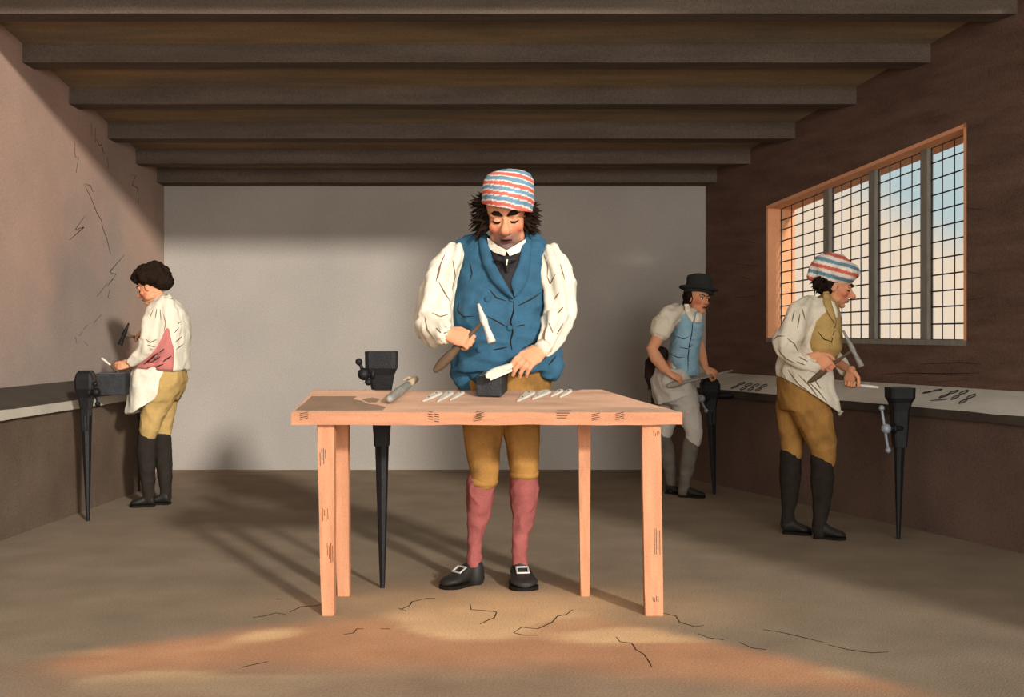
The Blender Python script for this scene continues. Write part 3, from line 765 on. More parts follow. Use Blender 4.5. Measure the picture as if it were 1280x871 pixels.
def face_details(M, H, root, closed=True, browm=1.0, wide=1.0):
    W = lambda x, y, z: M @ V((x * wide, y, z))
    for s in (-1, 1):
        bm = bmesh.new()
        tube(bm, [W(s * .05, -.345, .555), W(s * .10, -.350, .585), W(s * .16, -.325, .588), W(s * .215, -.265, .565)], [.016 * H, .025 * H * browm, .026 * H * browm, .012 * H], 8)
        finish('eyebrow', bm_mesh(bm), M_hair, root, smooth=True)
        bm = bmesh.new()
        if closed:
            tube(bm, [W(s * .065, -.298, .462), W(s * .10, -.316, .448), W(s * .15, -.308, .447), W(s * .195, -.262, .46)], [.009 * H, .016 * H, .016 * H, .009 * H], 6)
            finish('eyelash', bm_mesh(bm), M_dark, root, smooth=True)
        else:
            ell(bm, (s * .125 * wide, -.288, .478), (.052, .034, .028), M, 12); finish('eye', bm_mesh(bm), M_eye, root, smooth=True)
            bm = bmesh.new(); ell(bm, (s * .125 * wide + .012, -.318, .476), (.022, .012, .022), M, 10); finish('iris', bm_mesh(bm), M_dark, root, smooth=True)
            bm = bmesh.new(); tube(bm, [W(s * .065, -.302, .49), W(s * .10, -.320, .508), W(s * .15, -.316, .508), W(s * .195, -.268, .485)], [.007 * H, .010 * H, .010 * H, .006 * H], 6)
            finish('eyelash', bm_mesh(bm), M_dark, root, smooth=True)
    bm = bmesh.new(); tube(bm, [W(-.085, -.335, .196), W(-.03, -.368, .203), (W(0, -.370, .198)), W(.03, -.368, .203), W(.085, -.335, .196)], [.006 * H, .012 * H, .012 * H, .012 * H, .006 * H], 6)
    finish('mouth_line', bm_mesh(bm), M_dark, root, smooth=True)
    for s in (-1, 1):
        bm = bmesh.new(); ell(bm, (s * .04, -.385, .298), (.016, .018, .008), M, 8); finish('nostril', bm_mesh(bm), M_dark, root, smooth=True)

def make_hand(wrist, fwd, back, L, right=True, curl=(60, 75, 50), spread=4, thumb=(35, 25), ext=None, thumb_in=0.5):
    """returns remeshed hand in world space. fwd: fingers, back: out of the back of the hand; ext: forearm start point"""
    x = V(fwd).normalized(); z = V(back); z = (z - x * z.dot(x)).normalized(); y = z.cross(x)
    if not right: y = -y
    O = V(wrist); W = lambda a, b, c: O + x * (a * L) + y * (b * L) + z * (c * L)
    bm = bmesh.new()
    tube(bm, [W(-.05, 0, 0), W(.12, 0, .0), W(.32, -.01, .01), W(.48, -.01, 0)], [(.13 * L, .09 * L), (.17 * L, .095 * L), (.21 * L, .085 * L), (.20 * L, .07 * L)], 14, flat=z)
    for i, (by, ln, rr) in enumerate(((.155, .43, .052), (.055, .48, .054), (-.05, .45, .052), (-.15, .36, .046))):
        p = W(.46, by, .01); pts = [W(.30, by * .8, .015), p]; rad = [rr * L, rr * L * 1.08]
        ang = 0; sp = math.radians(spread * (1.5 - i))
        cc = curl if not isinstance(curl[0], (tuple, list)) else curl[i]
        for k, (fr, cu) in enumerate(zip((.42, .32, .26), cc)):
            ang += math.radians(cu)
            dv = x * math.cos(ang) * math.cos(sp) + y * math.sin(sp) * math.cos(ang) - z * math.sin(ang)
            mid = p + dv * (ln * fr * L * .5); p = p + dv * (ln * fr * L)
            pts += [mid, p]; rad += [rr * L * (.92 - .08 * k), rr * L * (.98 - .1 * k)]
        tube(bm, pts, rad, 10)
    # thumb leaves the side of the palm near its base
    a1, a2 = math.radians(thumb[0]), math.radians(thumb[1])
    b0 = W(.10, .12, -.02); d1 = (x * math.cos(a1) + y * math.sin(a1) - z * thumb_in).normalized(); p1 = b0 + d1 * .20 * L
    d2 = (x * math.cos(a2) + y * math.sin(a2) * .4 - z * (thumb_in + .25)).normalized(); p2 = p1 + d2 * .17 * L
    d3 = (x * math.cos(a2) - y * .15 - z * (thumb_in + .5)).normalized(); p3 = p2 + d3 * .13 * L
    tube(bm, [b0, p1, p2, p3], [.085 * L, .068 * L, .06 * L, .048 * L], 10)
    if ext:
        pts = [V(e[0]) for e in ext] + [W(.03, 0, 0)]; rad = [e[1] for e in ext] + [.12 * L]
        tube(bm, pts, rad, 14)
    me = remesh(bm, L * .018, 2, .4)
    KN = lin((206, 130, 98))
    def fn(w):
        p = w - O; k = p.dot(x) / L; return mixc(SK, KN, .45 * math.exp(-((k - .55) / .14) ** 2))
    color(me, fn); return me

def fist(grip, thumb_dir, back, L, right, elbow_pts=None, **k):
    """closed hand around a bar through grip; thumb_dir points along the bar to the thumb side"""
    y = V(thumb_dir).normalized(); z = V(back); z = (z - y * z.dot(y)).normalized(); x = y.cross(z)
    if not right: x = -x
    w_ = V(grip) - x * (.50 * L) + z * (.115 * L)
    ext = [(e[0], e[1]) for e in elbow_pts] if elbow_pts else None
    return make_hand(w_, x, z, L, right, curl=k.pop('curl', (52, 82, 62)), spread=1, ext=ext, thumb=(48, 30), thumb_in=k.pop('thumb_in', .55), **k), w_

def tufts(root_pts, n_each, ln, r, mat_, parent, down=0.3, seed=1, spread=.6, name='hair'):
    rs = random.Random(seed); bm = bmesh.new()
    for p, dirv in root_pts:
        for i in range(n_each):
            dv = (V(dirv) + V((rs.uniform(-1, 1), rs.uniform(-1, 1), rs.uniform(-1, 1))) * spread).normalized()
            a = V(p) + V((rs.uniform(-1, 1), rs.uniform(-1, 1), rs.uniform(-1, 1))) * r * 1.2; l = ln * rs.uniform(.6, 1.25)
            b = a + dv * l * .5; c = b + (dv + V((0, 0, -down * rs.uniform(0, 1.6)))).normalized() * l * .5
            tube(bm, [a, b, c], [r * rs.uniform(.8, 1.2), r * .6, r * .08], 6)
    return finish(name, bm_mesh(bm), mat_, parent, smooth=True)

def shoe(ankle, heel, toe, root, w_=.05, m=None, buckle=False, hgt=.075):
    """heel and toe on the floor; a low shoe with sole, vamp and tongue"""
    heel, toe = V(heel), V(toe); ax = toe - heel; L = ax.length; ax.normalize(); s = ax.cross(V((0, 0, 1))).normalized(); bm = bmesh.new(); rings = []
    prof = ((0, .62, .7, .012), (.05, .78, .95, .012), (.2, .82, 1.05, .012), (.34, .8, 1.0, .012), (.5, .92, .72, .012), (.7, 1.1, .52, .012), (.86, .98, .44, .012), (.96, .62, .32, .013), (1, .3, .22, .014))
    for t_, a, h, z0 in prof:
        c = heel + ax * L * t_; r = []
        for k in range(12):
            th = 2 * PI * k / 12; r.append(c + s * (math.cos(th) * w_ * a) + V((0, 0, z0 + hgt * h * .5 * (1 + math.sin(th)))))
        rings.append(r)
    loft(bm, rings); bmesh.ops.subdivide_edges(bm, edges=bm.edges[:], cuts=1, use_grid_fill=True, smooth=.6)
    o = finish('shoe', bm_mesh(bm), m or M_shoe, root, smooth=True)
    bm = bmesh.new(); rings = []
    for t_, a, h, z0 in prof:
        c = heel + ax * L * (t_ * 1.03 - .015); wq = w_ * a * 1.06; rings.append([c + s * wq, c + s * wq + V((0, 0, .014)), c - s * wq + V((0, 0, .014)), c - s * wq])
    loft(bm, rings); finish('sole', bm_mesh(bm), M_dark, o)
    if buckle:
        c = heel + ax * L * .50 + V((0, 0, hgt * .80)); up = (V((0, 0, 1)) + ax * .55).normalized(); e = s.cross(up).normalized(); bm = bmesh.new()
        q = [c + s * .026 + e * .02, c - s * .026 + e * .02, c - s * .026 - e * .02, c + s * .026 - e * .02, c + s * .026 + e * .02]
        for a_, b_ in zip(q[:-1], q[1:]): tube(bm, [a_ + up * .008, b_ + up * .008], [.0045, .0045], 6)
        finish('buckle', bm_mesh(bm), mat('silver', (200, 198, 190), .35, .05, metal=.4), o, smooth=True)
    return o

def garment(name, build, m, root, voxel=.009, sm=4, fold=(.005, 9), axes=None, stretch=(1, 1, 1), seed=0, cuts=None, solid=0, colf=None):
    bm = bmesh.new(); build(bm); me = remesh(bm, voxel, sm)
    if fold: folds(me, fold[0], fold[1], axes, stretch, seed)
    if cuts: cutmesh(me, cuts, solid)
    if colf: color(me, colf)
    tree = bvh(me)
    return finish(name, me, m, root, smooth=True), tree

def buttons(root, tree, pts, r, m, dflt):
    for a, b in pts:
        loc, nor = hit(tree, a, b, dflt); bm = bmesh.new()
        T = Matrix.Translation(loc + nor * r * .25) @ nor.to_track_quat('Z', 'Y').to_matrix().to_4x4()
        ell(bm, (0, 0, 0), (r, r, r * .5), T, 12); finish('button', bm_mesh(bm), m, root, smooth=True)

def body_core(parts, voxel=.016):
    bm = bmesh.new()
    for kind, dat in parts: (stack if kind == 's' else limb)(bm, dat)
    me = remesh(bm, voxel, 2); color(me, skin_col); return me

# ================================================= the man at the table
D = 5.47
man = thing('person', 'large man in blue waistcoat and striped cap working behind the table', 'person', (P(628, 730, D).x, 5.42, 0))
hc = P(633, 268, 5.36); HM = head_matrix(hc, .312, -3, 17, -2)
head = make_head(HM, .312, stubble=.95, nose=1.4, wide=.93, brow=1.3)
# right hand closes on the hammer handle, left hand holds a knife on the anvil
hamA, hamB = P(545, 462, 5.19), P(605, 401, 5.14)
hd1, hd2 = P(598, 380, 5.16), P(615, 428, 5.11)
grip = hamA.lerp(hamB, .55)
el_r = P(541, 418, 5.30)
hand_r = make_hand(P(557, 417, 5.19), V((.95, -.42, -.22)), V((-.15, -.8, .55)), .205, True, curl=(50, 80, 62), spread=1, thumb=(46, 26), thumb_in=.55, ext=[(el_r, .04)])
wl = P(677, 437, 5.22)
hand_l = make_hand(wl, P(643, 459, 5.07) - wl, V((.15, -.75, .65)), .225, False, curl=((26, 30, 22), (30, 36, 26), (34, 40, 28), (36, 42, 30)), spread=3, thumb=(30, 18), thumb_in=.7, ext=[(P(695, 405, 5.33), .042)])
core = body_core([('s', [(630, 330, 40, D, .1), (628, 360, 48, D, .13), (628, 420, 46, D, .14), (628, 470, 44, D, .13), (630, 500, 36, D, .12)]),
                  ('l', [(608, 500, D, 15), (606, 575, D, 11), (600, 640, D, 7), (594, 700, 5.45, 5)]), ('l', [(648, 500, D, 15), (654, 575, D, 11), (655, 640, D, 7), (650, 700, 5.45, 5)]),
                  ('l', [(600, 320, D, 16), (566, 325, 5.45, 14), (541, 405, 5.38, 12), (541, 418, 5.30, 11)]), ('l', [(650, 320, D, 16), (688, 325, 5.45, 14), (705, 395, 5.38, 12), (690, 415, 5.30, 11)]),
                  ('l', [(632, 290, 5.44, 15), (631, 330, D, 18)])])
finish('body', join_meshes([core, head, hand_r, hand_l]), M_skin, man, smooth=True)
face_details(HM, .312, man, True, 1.35, .93)
hammer('pale steel hammer raised in the right hand of the man in blue', hamA, hamB, hd1, hd2)
# knife held on the anvil
kn = thing('knife', 'pale half-made knife held on the anvil by the man in blue', 'knife', P(622, 466, 5.05))
bm = bmesh.new(); a, b = P(607, 470, 5.04), P(640, 456, 5.07); ax = b - a; up = V((-.25, -.35, .9)).normalized(); s_ = ax.cross(up).normalized(); rings = []
for t_, q in ((0, .35), (.1, .8), (.25, 1), (.5, 1.0), (.75, .72), (1, .5)):
    c = a + ax * t_; hw = .017 * q; rings.append([c + s_ * .006 + up * hw, c - s_ * .006 + up * hw, c - s_ * .006 - up * hw, c + s_ * .006 - up * hw])
loft(bm, rings); finish('knife_scale', bm_mesh(bm), M_steel, kn)
bm = bmesh.new(); rings = [[c_ + s_ * w2 - up * h0 for w2, h0 in ((.003, .016), (-.003, .016), (-.001, .027), (.001, .027))] for c_ in (a + ax * .12, a + ax * .95)]
loft(bm, rings); finish('knife_blade', bm_mesh(bm), M_collar, kn)

# shirt: full sleeves gathered at shoulder and wrist
wrc = P(556, 426, 5.20); wlc = P(680, 434, 5.25)
def b_(bm):
    limb(bm, [(588, 320, D, 12), (572, 318, 5.44, 17), (558, 338, 5.42, 22), (549, 365, 5.41, 24), (544, 390, 5.38, 25), (543, 410, 5.33, 23)])
    limb(bm, [(544, 408, 5.33, 23), (548, 417, 5.26, 17), (555, 420, 5.20, 11)])
    limb(bm, [(666, 320, D, 12), (684, 318, 5.44, 15), (694, 340, 5.42, 20), (698, 365, 5.41, 21), (698, 388, 5.38, 20), (695, 405, 5.33, 19)])
    limb(bm, [(696, 402, 5.33, 19), (690, 420, 5.28, 14), (680, 435, 5.22, 10)])
    stack(bm, [(630, 316, 20, D, .07), (630, 328, 40, D, .10), (628, 360, 46, D, .12), (628, 440, 46, D, .12), (628, 470, 44, D, .12)])
shirt, tr = garment('shirt', b_, M_white, man, .0075, 3, (.009, 9), [(P(572, 312, 5.45), P(543, 405, 5.35), .008, 5), (P(543, 405, 5.35), P(557, 421, 5.2), .004, 6), (P(684, 312, 5.45), P(697, 400, 5.35), .008, 5), (P(697, 400, 5.35), P(680, 434, 5.22), .007, 6), (P(630, 320, D), P(630, 450, D), 0, 2)], seed=1)
for pts in ([(571, 425), (566, 431), (558, 436)],): pass
for pts in ([(556, 318), (549, 334), (545, 352)], [(566, 326), (569, 345), (565, 362)], [(548, 352), (557, 368), (563, 377)], [(540, 391), (550, 396), (560, 393)], [(531, 396), (534, 412), (543, 424)], [(545, 410), (552, 417), (560, 415)], [(551, 330), (547, 348)],
            [(684, 346), (688, 355), (694, 343)], [(693, 374), (699, 366)], [(680, 318), (685, 331), (684, 346)], [(700, 330), (706, 350)], [(697, 392), (704, 384)], [(682, 410), (680, 424), (684, 434)], [(686, 404), (691, 416)], [(676, 350), (680, 364)], [(704, 404), (696, 418)]):
    finish('crease_shade', cord_on(tr, pts, .0034, 14, 5.3), M_fold_shade, shirt, smooth=True)
# cuff frills
for a, b, r_ in ((P(555, 419, 5.20), P(560, 420, 5.175), .038), (P(681, 433, 5.215), P(675, 438, 5.19), .038)):
    bm = bmesh.new(); tube(bm, [a, b], [r_, r_ * .92], 14, round_caps=False); finish('cuff', bm_mesh(bm), M_white, shirt, smooth=True)

# waistcoat
def b_(bm):
    stack(bm, [(632, 296, 22, D - .01, .075), (631, 303, 50, D, .09), (630, 312, 56, D, .115), (629, 330, 52, D - .01, .14), (626, 355, 55, D - .02, .165), (624, 385, 58, D - .03, .185),
               (627, 412, 58, D - .03, .19), (630, 432, 60, D - .03, .185), (630, 450, 63, D - .03, .18), (628, 463, 66, D - .03, .175)], 32)
    limb(bm, [(600, 300, D, 11), (576, 309, D, 10)]); limb(bm, [(656, 298, D, 11), (678, 308, D, 9)])
# hem dips to the right skirt and rises over the front of the breeches
def bl(bm):
    b_(bm)
    limb(bm, [(675, 430, 5.42, 18), (686, 448, 5.40, 19), (688, 462, 5.38, 16)]); limb(bm, [(580, 440, 5.42, 18), (580, 466, 5.42, 18), (588, 482, 5.40, 13)]); limb(bm, [(596, 455, 5.36, 16), (606, 474, 5.35, 12), (612, 480, 5.35, 8)])
waist, tw = garment('waistcoat', bl, M_blue, man, .008, 4, (.010, 7), stretch=(1, 1, 1.8), seed=4, axes=[(P(628, 300, D), P(628, 470, D), .004, 5)])
# shawl collar: two broad rolled lapels meeting at the top button
lapL = drape(tw, [(597, 292), (600, 312), (604, 332), (615, 352), (630, 368), (641, 374)], [(609, 292), (611, 306), (615, 322), (624, 340), (634, 356), (642, 371)], 30, 8, .016, 5.4, .014)
finish('lapel', folds(lapL, .002, 14), M_blue, waist, smooth=True)
lapR = drape(tw, [(664, 292), (664, 312), (663, 332), (660, 350), (652, 364), (644, 372)], [(652, 300), (651, 316), (648, 330), (641, 345), (638, 354), (642, 368)], 30, 8, .018, 5.4, .014)
finish('lapel', folds(lapR, .002, 14), M_blue, waist, smooth=True)
# black silk stock filling the V, white points of the shirt collar above it
silk = drape(tw, [(613, 312), (617, 330), (626, 346), (638, 364)], [(655, 312), (651, 328), (645, 345), (641, 364)], 20, 9, .010, 5.4, .004)
finish('neckcloth', silk, M_black, man, smooth=True)
bm = bmesh.new(); kc = P(633, 325, 5.27); ell(bm, kc, (.022, .018, .02)); ell(bm, kc + V((-.028, .004, .004)), (.024, .012, .013)); ell(bm, kc + V((.028, .004, .004)), (.024, .012, .013)); tube(bm, [kc, kc + V((.004, -.002, -.05))], [.014, .008], 8)
finish('cravat_knot', remesh(bm, .005, 2), M_black, man, smooth=True)
bm = bmesh.new(); tube(bm, [P(634, 325, 5.245), P(633, 331, 5.24)], [.004, .003], 6); finish('shirt_pin', bm_mesh(bm), M_collar, man, smooth=True)
for pts in ([(609, 297), (611, 310), (617, 315), (625, 315), (631, 320), (634, 313), (622, 307)], [(657, 299), (656, 311), (650, 315), (643, 315), (637, 320), (633, 313), (645, 307)]):
    bm = bmesh.new(); Q = [P(a, b, 5.285 + abs(a - 633) * .003) for a, b in pts]; f = [bm.verts.new(q) for q in Q]; g2 = [bm.verts.new(q + V((0, .03, 0))) for q in Q]
    bm.faces.new(f); bm.faces.new(g2[::-1])
    for i in range(len(f)): bm.faces.new((f[i], f[(i + 1) % len(f)], g2[(i + 1) % len(f)], g2[i]))
    bmesh.ops.triangulate(bm, faces=bm.faces[:]); finish('collar_point', bm_mesh(bm), M_collar, man)
bm = bmesh.new(); stack(bm, [(633, 301, 21, 5.43, .080), (633, 314, 23, 5.43, .090)], 20, 2.0); finish('shirt_collar', bm_mesh(bm), M_collar, man, smooth=True)
# front closing, buttons, crease shade as dark cords
finish('front_edge', cord_on(tw, [(642, 371), (642, 388), (638, 402), (641, 415), (638, 427), (640, 437)], .0042, 26, 5.3), M_dark, waist, smooth=True)
buttons(waist, tw, [(609, 374), (640, 374), (637, 410), (599, 437)], .0135, M_blue, 5.3)
for pts in ([(612, 362), (620, 372), (632, 376)], [(610, 396), (622, 402), (634, 409)], [(646, 408), (656, 406)], [(617, 437), (634, 434)], [(574, 378), (572, 388), (580, 396), (592, 395)], [(648, 382), (664, 374), (676, 366)], [(652, 436), (668, 428), (680, 414)], [(588, 330), (590, 342), (587, 352)], [(686, 456), (695, 445)]):
    finish('crease_shade', cord_on(tw, pts, .0032, 14, 5.3), M_coat_shade, waist, smooth=True)

# breeches
def b_(bm):
    stack(bm, [(630, 452, 56, D, .14), (630, 475, 60, D, .15), (628, 500, 54, D, .15), (627, 518, 50, D, .14)], 28)
    limb(bm, [(606, 505, D, 27), (603, 535, D, 25), (604, 565, D - .01, 21), (606, 585, D - .02, 19), (605, 598, D - .01, 17)])
    limb(bm, [(650, 505, D, 26), (652, 535, D, 23), (654, 560, D - .01, 20), (655, 578, D - .02, 19), (655, 590, D - .01, 17)])
bre, tb = garment('breeches', b_, M_buff, man, .0085, 4, (.006, 8), seed=9, stretch=(1, 1, .7))
for a, b in (((604, 601), 18), ((655, 592), 18)):
    bm = bmesh.new(); stack(bm, [(a[0], a[1] - 4, b, D - .005, .066), (a[0], a[1] + 1, b + .5, D - .005, .068), (a[0], a[1] + 5, b - 1, D - .005, .064)], 20, 2.0)
    finish('knee_band', folds(bm_mesh(bm), .002, 20), M_buff, bre, smooth=True)
def sockgen(pts, nm='stocking', m=M_sock, root=None, seed=2, amp=.0045):
    def f(bm): limb(bm, pts)
    return garment(nm, f, m, root, .007, 3, (amp, 12), seed=seed)
sockgen([(600, 600, D, 17), (600, 622, D + .01, 17.5), (598, 645, D + .01, 13.5), (594, 668, D, 9.5), (593, 690, 5.45, 9), (593, 696, 5.45, 10.5), (592, 706, 5.44, 9.5)], root=man, amp=.008)
sockgen([(655, 590, D, 17), (655, 615, D + .01, 17.5), (655, 642, D + .01, 15), (651, 668, D, 10), (650, 688, 5.45, 9), (650, 706, 5.44, 9.5)], root=man, seed=5, amp=.009)
h1 = P(596, 728, 5.47); h1.z = 0; t1 = V((P(553, 738, 5.33).x, 5.33, 0)); shoe(None, h1, t1, man, .046, buckle=True, hgt=.085)
h1 = V((P(649, 735, 5.49).x, 5.49, 0)); t1 = V((P(657, 738, 5.325).x, 5.29, 0)); shoe(None, h1, t1, man, .058, buckle=True, hgt=.085)
for cx in (594, 650):
    bm = bmesh.new(); limb(bm, [(cx, 708, 5.44, 10.5), (cx, 722, 5.44, 12)]); finish('shoe_quarter', bm_mesh(bm), M_shoe, man, smooth=True)

# striped cap
RD, BLU, WHT = lin((200, 98, 86)), lin((104, 138, 158)), lin((228, 216, 198))
def stripes(per, off, slope, cx, wob=.006):
    def fn(p):
        v = (p.z + slope * (p.x - cx) + wob * noise.noise(p * 16) - off) / per; v -= math.floor(v)
        return BLU if v < .40 else WHT if v < .50 else RD if v < .88 else WHT
    return fn
zz = P(636, 258, 5.36).z; cxx = P(636, 258, 5.36).x
def b_(bm):
    s0 = [(635, 268, 30, 5.33, .140), (635, 252, 32.5, 5.335, .158), (635, 238, 33, 5.35, .158), (636, 226, 31, 5.36, .14), (637, 218, 26, 5.37, .11), (638, 213.5, 15, 5.38, .06)]
    stack(bm, s0, 28, 2.1)
cz = P(635, 259, 5.25)
cap, tcap = garment('cap', b_, M_paint, man, .0055, 3, (.003, 14), seed=3, cuts=[(P(635, 261, 5.18), V((-.17, .12, -1)).normalized())], colf=stripes(.0475, zz, .19, cxx))
# wild dark hair at both temples
rp = [(P(609, y, 5.38 + dz), V((-1, -.3, .15 - (y - 255) * .02))) for y in (252, 260, 268, 276, 283) for dz in (-.03, .03, .07)]
tufts(rp, 9, .075, .0095, M_hair, man, .4, 1)
rp = [(P(659, y, 5.38 + dz), V((1, -.3, .1 - (y - 262) * .02))) for y in (262, 270, 277, 285) for dz in (-.03, .03, .07)]
tufts(rp, 9, .058, .0095, M_hair, man, .4, 2)

# ================================================= the man at the window (right)
D = 6.70
m2 = thing('person', 'man in tan waistcoat, white apron and striped cap hammering at the right bench', 'person', (P(1015, 670, D).x, D, 0))
HH = .235
hc = P(1046, 357, D - .02); HM = head_matrix(hc, HH, 74, 16, 0)
head = make_head(HM, HH, stubble=.2, nose=1.35, wide=.95, brow=1.4)
hamA, hamB = P(1011, 477, 6.50), P(1066, 437, 6.46); hd1, hd2 = P(1054, 413, 6.47), P(1077, 458, 6.45)
grip = hamA.lerp(hamB, .44)
hand_r, wr_r = fist(grip, hamB - hamA, V((-.25, -.75, .6)), .19, True, [(P(1004, 452, 6.52), .034)])
toolA, toolB = P(1060, 480, 6.66), P(1097, 484, 6.62)
hand_l, _w = fist(toolA + (toolB - toolA) * .06, toolB - toolA, V((-.35, .85, .4)), .165, False, [(P(1044, 452, 6.76), .03)])
core = body_core([('s', [(1020, 385, 20, D, .12), (1018, 420, 22, D, .14), (1008, 470, 22, D, .14), (1005, 500, 20, D, .14)]), ('l', [(1000, 500, D - .08, 13), (1028, 570, D - .08, 9), (1026, 655, D - .08, 6)]), ('l', [(992, 500, D + .08, 13), (990, 570, D + .08, 9), (987, 645, D + .08, 6)]),
                  ('l', [(1044, 370, D, 9), (1024, 388, D, 12)]), ('l', [(1010, 390, D - .12, 11), (985, 430, D - .16, 9), (1004, 452, 6.52, 8)]), ('l', [(1025, 390, D + .1, 11), (1028, 430, D + .12, 9), (1044, 452, 6.76, 7)])])
finish('body', join_meshes([core, head, hand_r, hand_l]), M_skin, m2, smooth=True)
face_details(HM, HH, m2, True, 1.5, .95)
bm = bmesh.new(); tube(bm, [HM @ V((.30, -.02, .60)), HM @ V((.31, -.06, .48)), HM @ V((.28, -.10, .36))], [.012, .014, .006], 8); tube(bm, [HM @ V((.31, .03, .62)), HM @ V((.33, .10, .5)), HM @ V((.30, .16, .36))], [.014, .018, .012], 8)
finish('sideburn', bm_mesh(bm), M_hair, m2, smooth=True)
hammer('steel hammer in the right hand of the man at the window', hamA, hamB, hd1, hd2, thick=.95, hm=M_steel2)
ch = thing('scriber', 'slim pale tool held over the bench by the man at the window', 'tool', toolA)
bm = bmesh.new(); tube(bm, [toolA, toolA.lerp(toolB, .45)], [.004, .005], 8); finish('tang', bm_mesh(bm), M_iron, ch, smooth=True)
bm = bmesh.new(); tube(bm, [toolA.lerp(toolB, .4), toolA.lerp(toolB, .6), toolB], [.007, .010, .008], 8); finish('blade', bm_mesh(bm), M_steel, ch, smooth=True)
def b_(bm):
    limb(bm, [(1012, 384, D - .08, 15), (1000, 393, D - .13, 17), (991, 412, D - .17, 17), (982, 430, D - .19, 16), (984, 438, D - .19, 14)])
    limb(bm, [(982, 428, D - .19, 16), (991, 446, D - .19, 12), (1006, 455, D - .20, 9), (1018, 459, D - .21, 7.5)])
    limb(bm, [(1024, 392, D + .1, 13), (1030, 425, D + .12, 13), (1042, 446, D + .10, 11), (1052, 456, D + .05, 9), (1055, 462, D + .03, 8)])
    stack(bm, [(1020, 374, 16, D, .10), (1016, 386, 24, D, .17), (1014, 420, 24, D, .17), (1008, 470, 24, D, .16)])
shirt, tr = garment('shirt', b_, M_white, m2, .008, 3, (.005, 10), [(P(1004, 388, D - .12), P(984, 432, D - .19), .005, 5), (P(984, 432, D - .19), P(1018, 459, D - .2), .003, 5), (P(1028, 400, D + .1), P(1054, 462, D + .03), .004, 4)], seed=6)
def b_(bm):
    stack(bm, [(1031, 369, 7, D, .06), (1028, 376, 15, D, .11), (1025, 386, 21, D, .165), (1024, 400, 24, D, .19), (1023, 418, 26, D, .215), (1023, 435, 25, D, .215), (1023, 446, 21, D, .17), (1022, 452, 16, D, .16)])
for pts in ([(985, 392), (978, 404), (974, 414)], [(993, 388), (990, 402)], [(1003, 386), (1006, 400)], [(984, 423), (993, 430), (998, 440)], [(972, 436), (982, 448), (994, 454)], [(996, 452), (1006, 456)], [(1000, 392), (997, 410)], [(966, 426), (972, 420), (980, 420)], [(999, 446), (1010, 452)]):
    finish('crease_shade', cord_on(tr, pts, .0034, 14, D - .2), M_fold_shade, shirt, smooth=True)
ves, tv = garment('waistcoat', b_, M_tan, m2, .008, 3, (.005, 9), seed=7)
finish('lapel', drape(tv, [(1029, 365), (1028, 378), (1035, 392), (1043, 404)], [(1036, 364), (1040, 380), (1044, 392), (1046, 402)], 20, 6, .012, D - .1, .01), M_tan, ves, smooth=True)
finish('shirt_front', drape(tv, [(1037, 374), (1042, 386), (1044, 396)], [(1043, 378), (1047, 388), (1047, 398)], 12, 5, .008, D - .1, .004), M_collar, m2, smooth=True)
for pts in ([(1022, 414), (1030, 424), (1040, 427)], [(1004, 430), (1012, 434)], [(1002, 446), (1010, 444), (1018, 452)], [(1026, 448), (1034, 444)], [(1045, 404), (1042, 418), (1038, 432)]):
    finish('crease_shade', cord_on(tv, pts, .003, 12, D - .15), M_coat_shade, ves, smooth=True)
buttons(ves, tv, [(1043, 412), (1041, 421), (1038, 431)], .009, M_tan, D - .1)
def b_(bm):
    stack(bm, [(1000, 455, 27, D, .17), (1003, 475, 30, D, .18), (1004, 495, 31, D, .18), (1004, 512, 28, D, .17)])
    limb(bm, [(1012, 505, D - .08, 25), (1022, 535, D - .08, 21), (1030, 560, D - .09, 16), (1031, 575, D - .08, 13)])
    limb(bm, [(992, 505, D + .08, 22), (990, 535, D + .08, 17), (990, 560, D + .08, 13), (989, 572, D + .08, 12)])
bre, tb = garment('breeches', b_, M_buff, m2, .009, 3, (.006, 9), seed=12)
def b_(bm):
    stack(bm, [(1003, 444, 27, D, .20), (1003, 460, 33, D, .22), (1006, 480, 34, D, .205), (1008, 500, 37, D, .21), (1010, 515, 38, D, .21)], 28)
ap, ta = garment('apron', b_, M_apron, m2, .009, 3, (.006, 8), [(P(1003, 445, D), P(1010, 530, D), .006, 8)], seed=8,
    cuts=[(P(1040, 508, D - .2), V((-.62, 0, -1)).normalized()), (P(972, 470, D), V((-1, .55, -.15)).normalized())], solid=.008)
for pts in ([(976, 462), (985, 478), (1000, 492), (1014, 500)], [(985, 462), (998, 480), (1012, 490)], [(998, 468), (1012, 482), (1024, 498)], [(1010, 476), (1024, 490), (1034, 503)], [(980, 474), (988, 486)], [(1018, 474), (1026, 486)]):
    finish('crease_shade', cord_on(ta, pts, .0034, 14, D - .2), M_fold_shade, ap, smooth=True)
sockgen([(1027, 572, D - .08, 14), (1028, 600, D - .07, 14.5), (1027, 630, D - .07, 11), (1024, 655, D - .08, 8), (1024, 666, D - .08, 8)], m=M_bsock, root=m2)
sockgen([(988, 568, D + .08, 13), (988, 592, D + .09, 13.5), (987, 620, D + .09, 11), (985, 640, D + .08, 8), (985, 652, D + .08, 8)], m=M_bsock, root=m2, seed=4)
def onfloor(px, d): v = P(px, 0, d); return V((v.x, d, 0))
shoe(None, onfloor(1018, D - .06), onfloor(1057, D - .12), m2, .045, hgt=.08); shoe(None, onfloor(979, D + .09), onfloor(1014, D + .04), m2, .045, hgt=.08)
for cx, dd in ((1024, -.07), (985, .09)):
    bm = bmesh.new(); a = onfloor(cx, D + dd); tube(bm, [a + V((0, 0, .10)), a + V((0, 0, .05))], [.038, .044], 12); finish('shoe_quarter', bm_mesh(bm), M_shoe, m2, smooth=True)
Rl = V((math.cos(0), 0, 0))
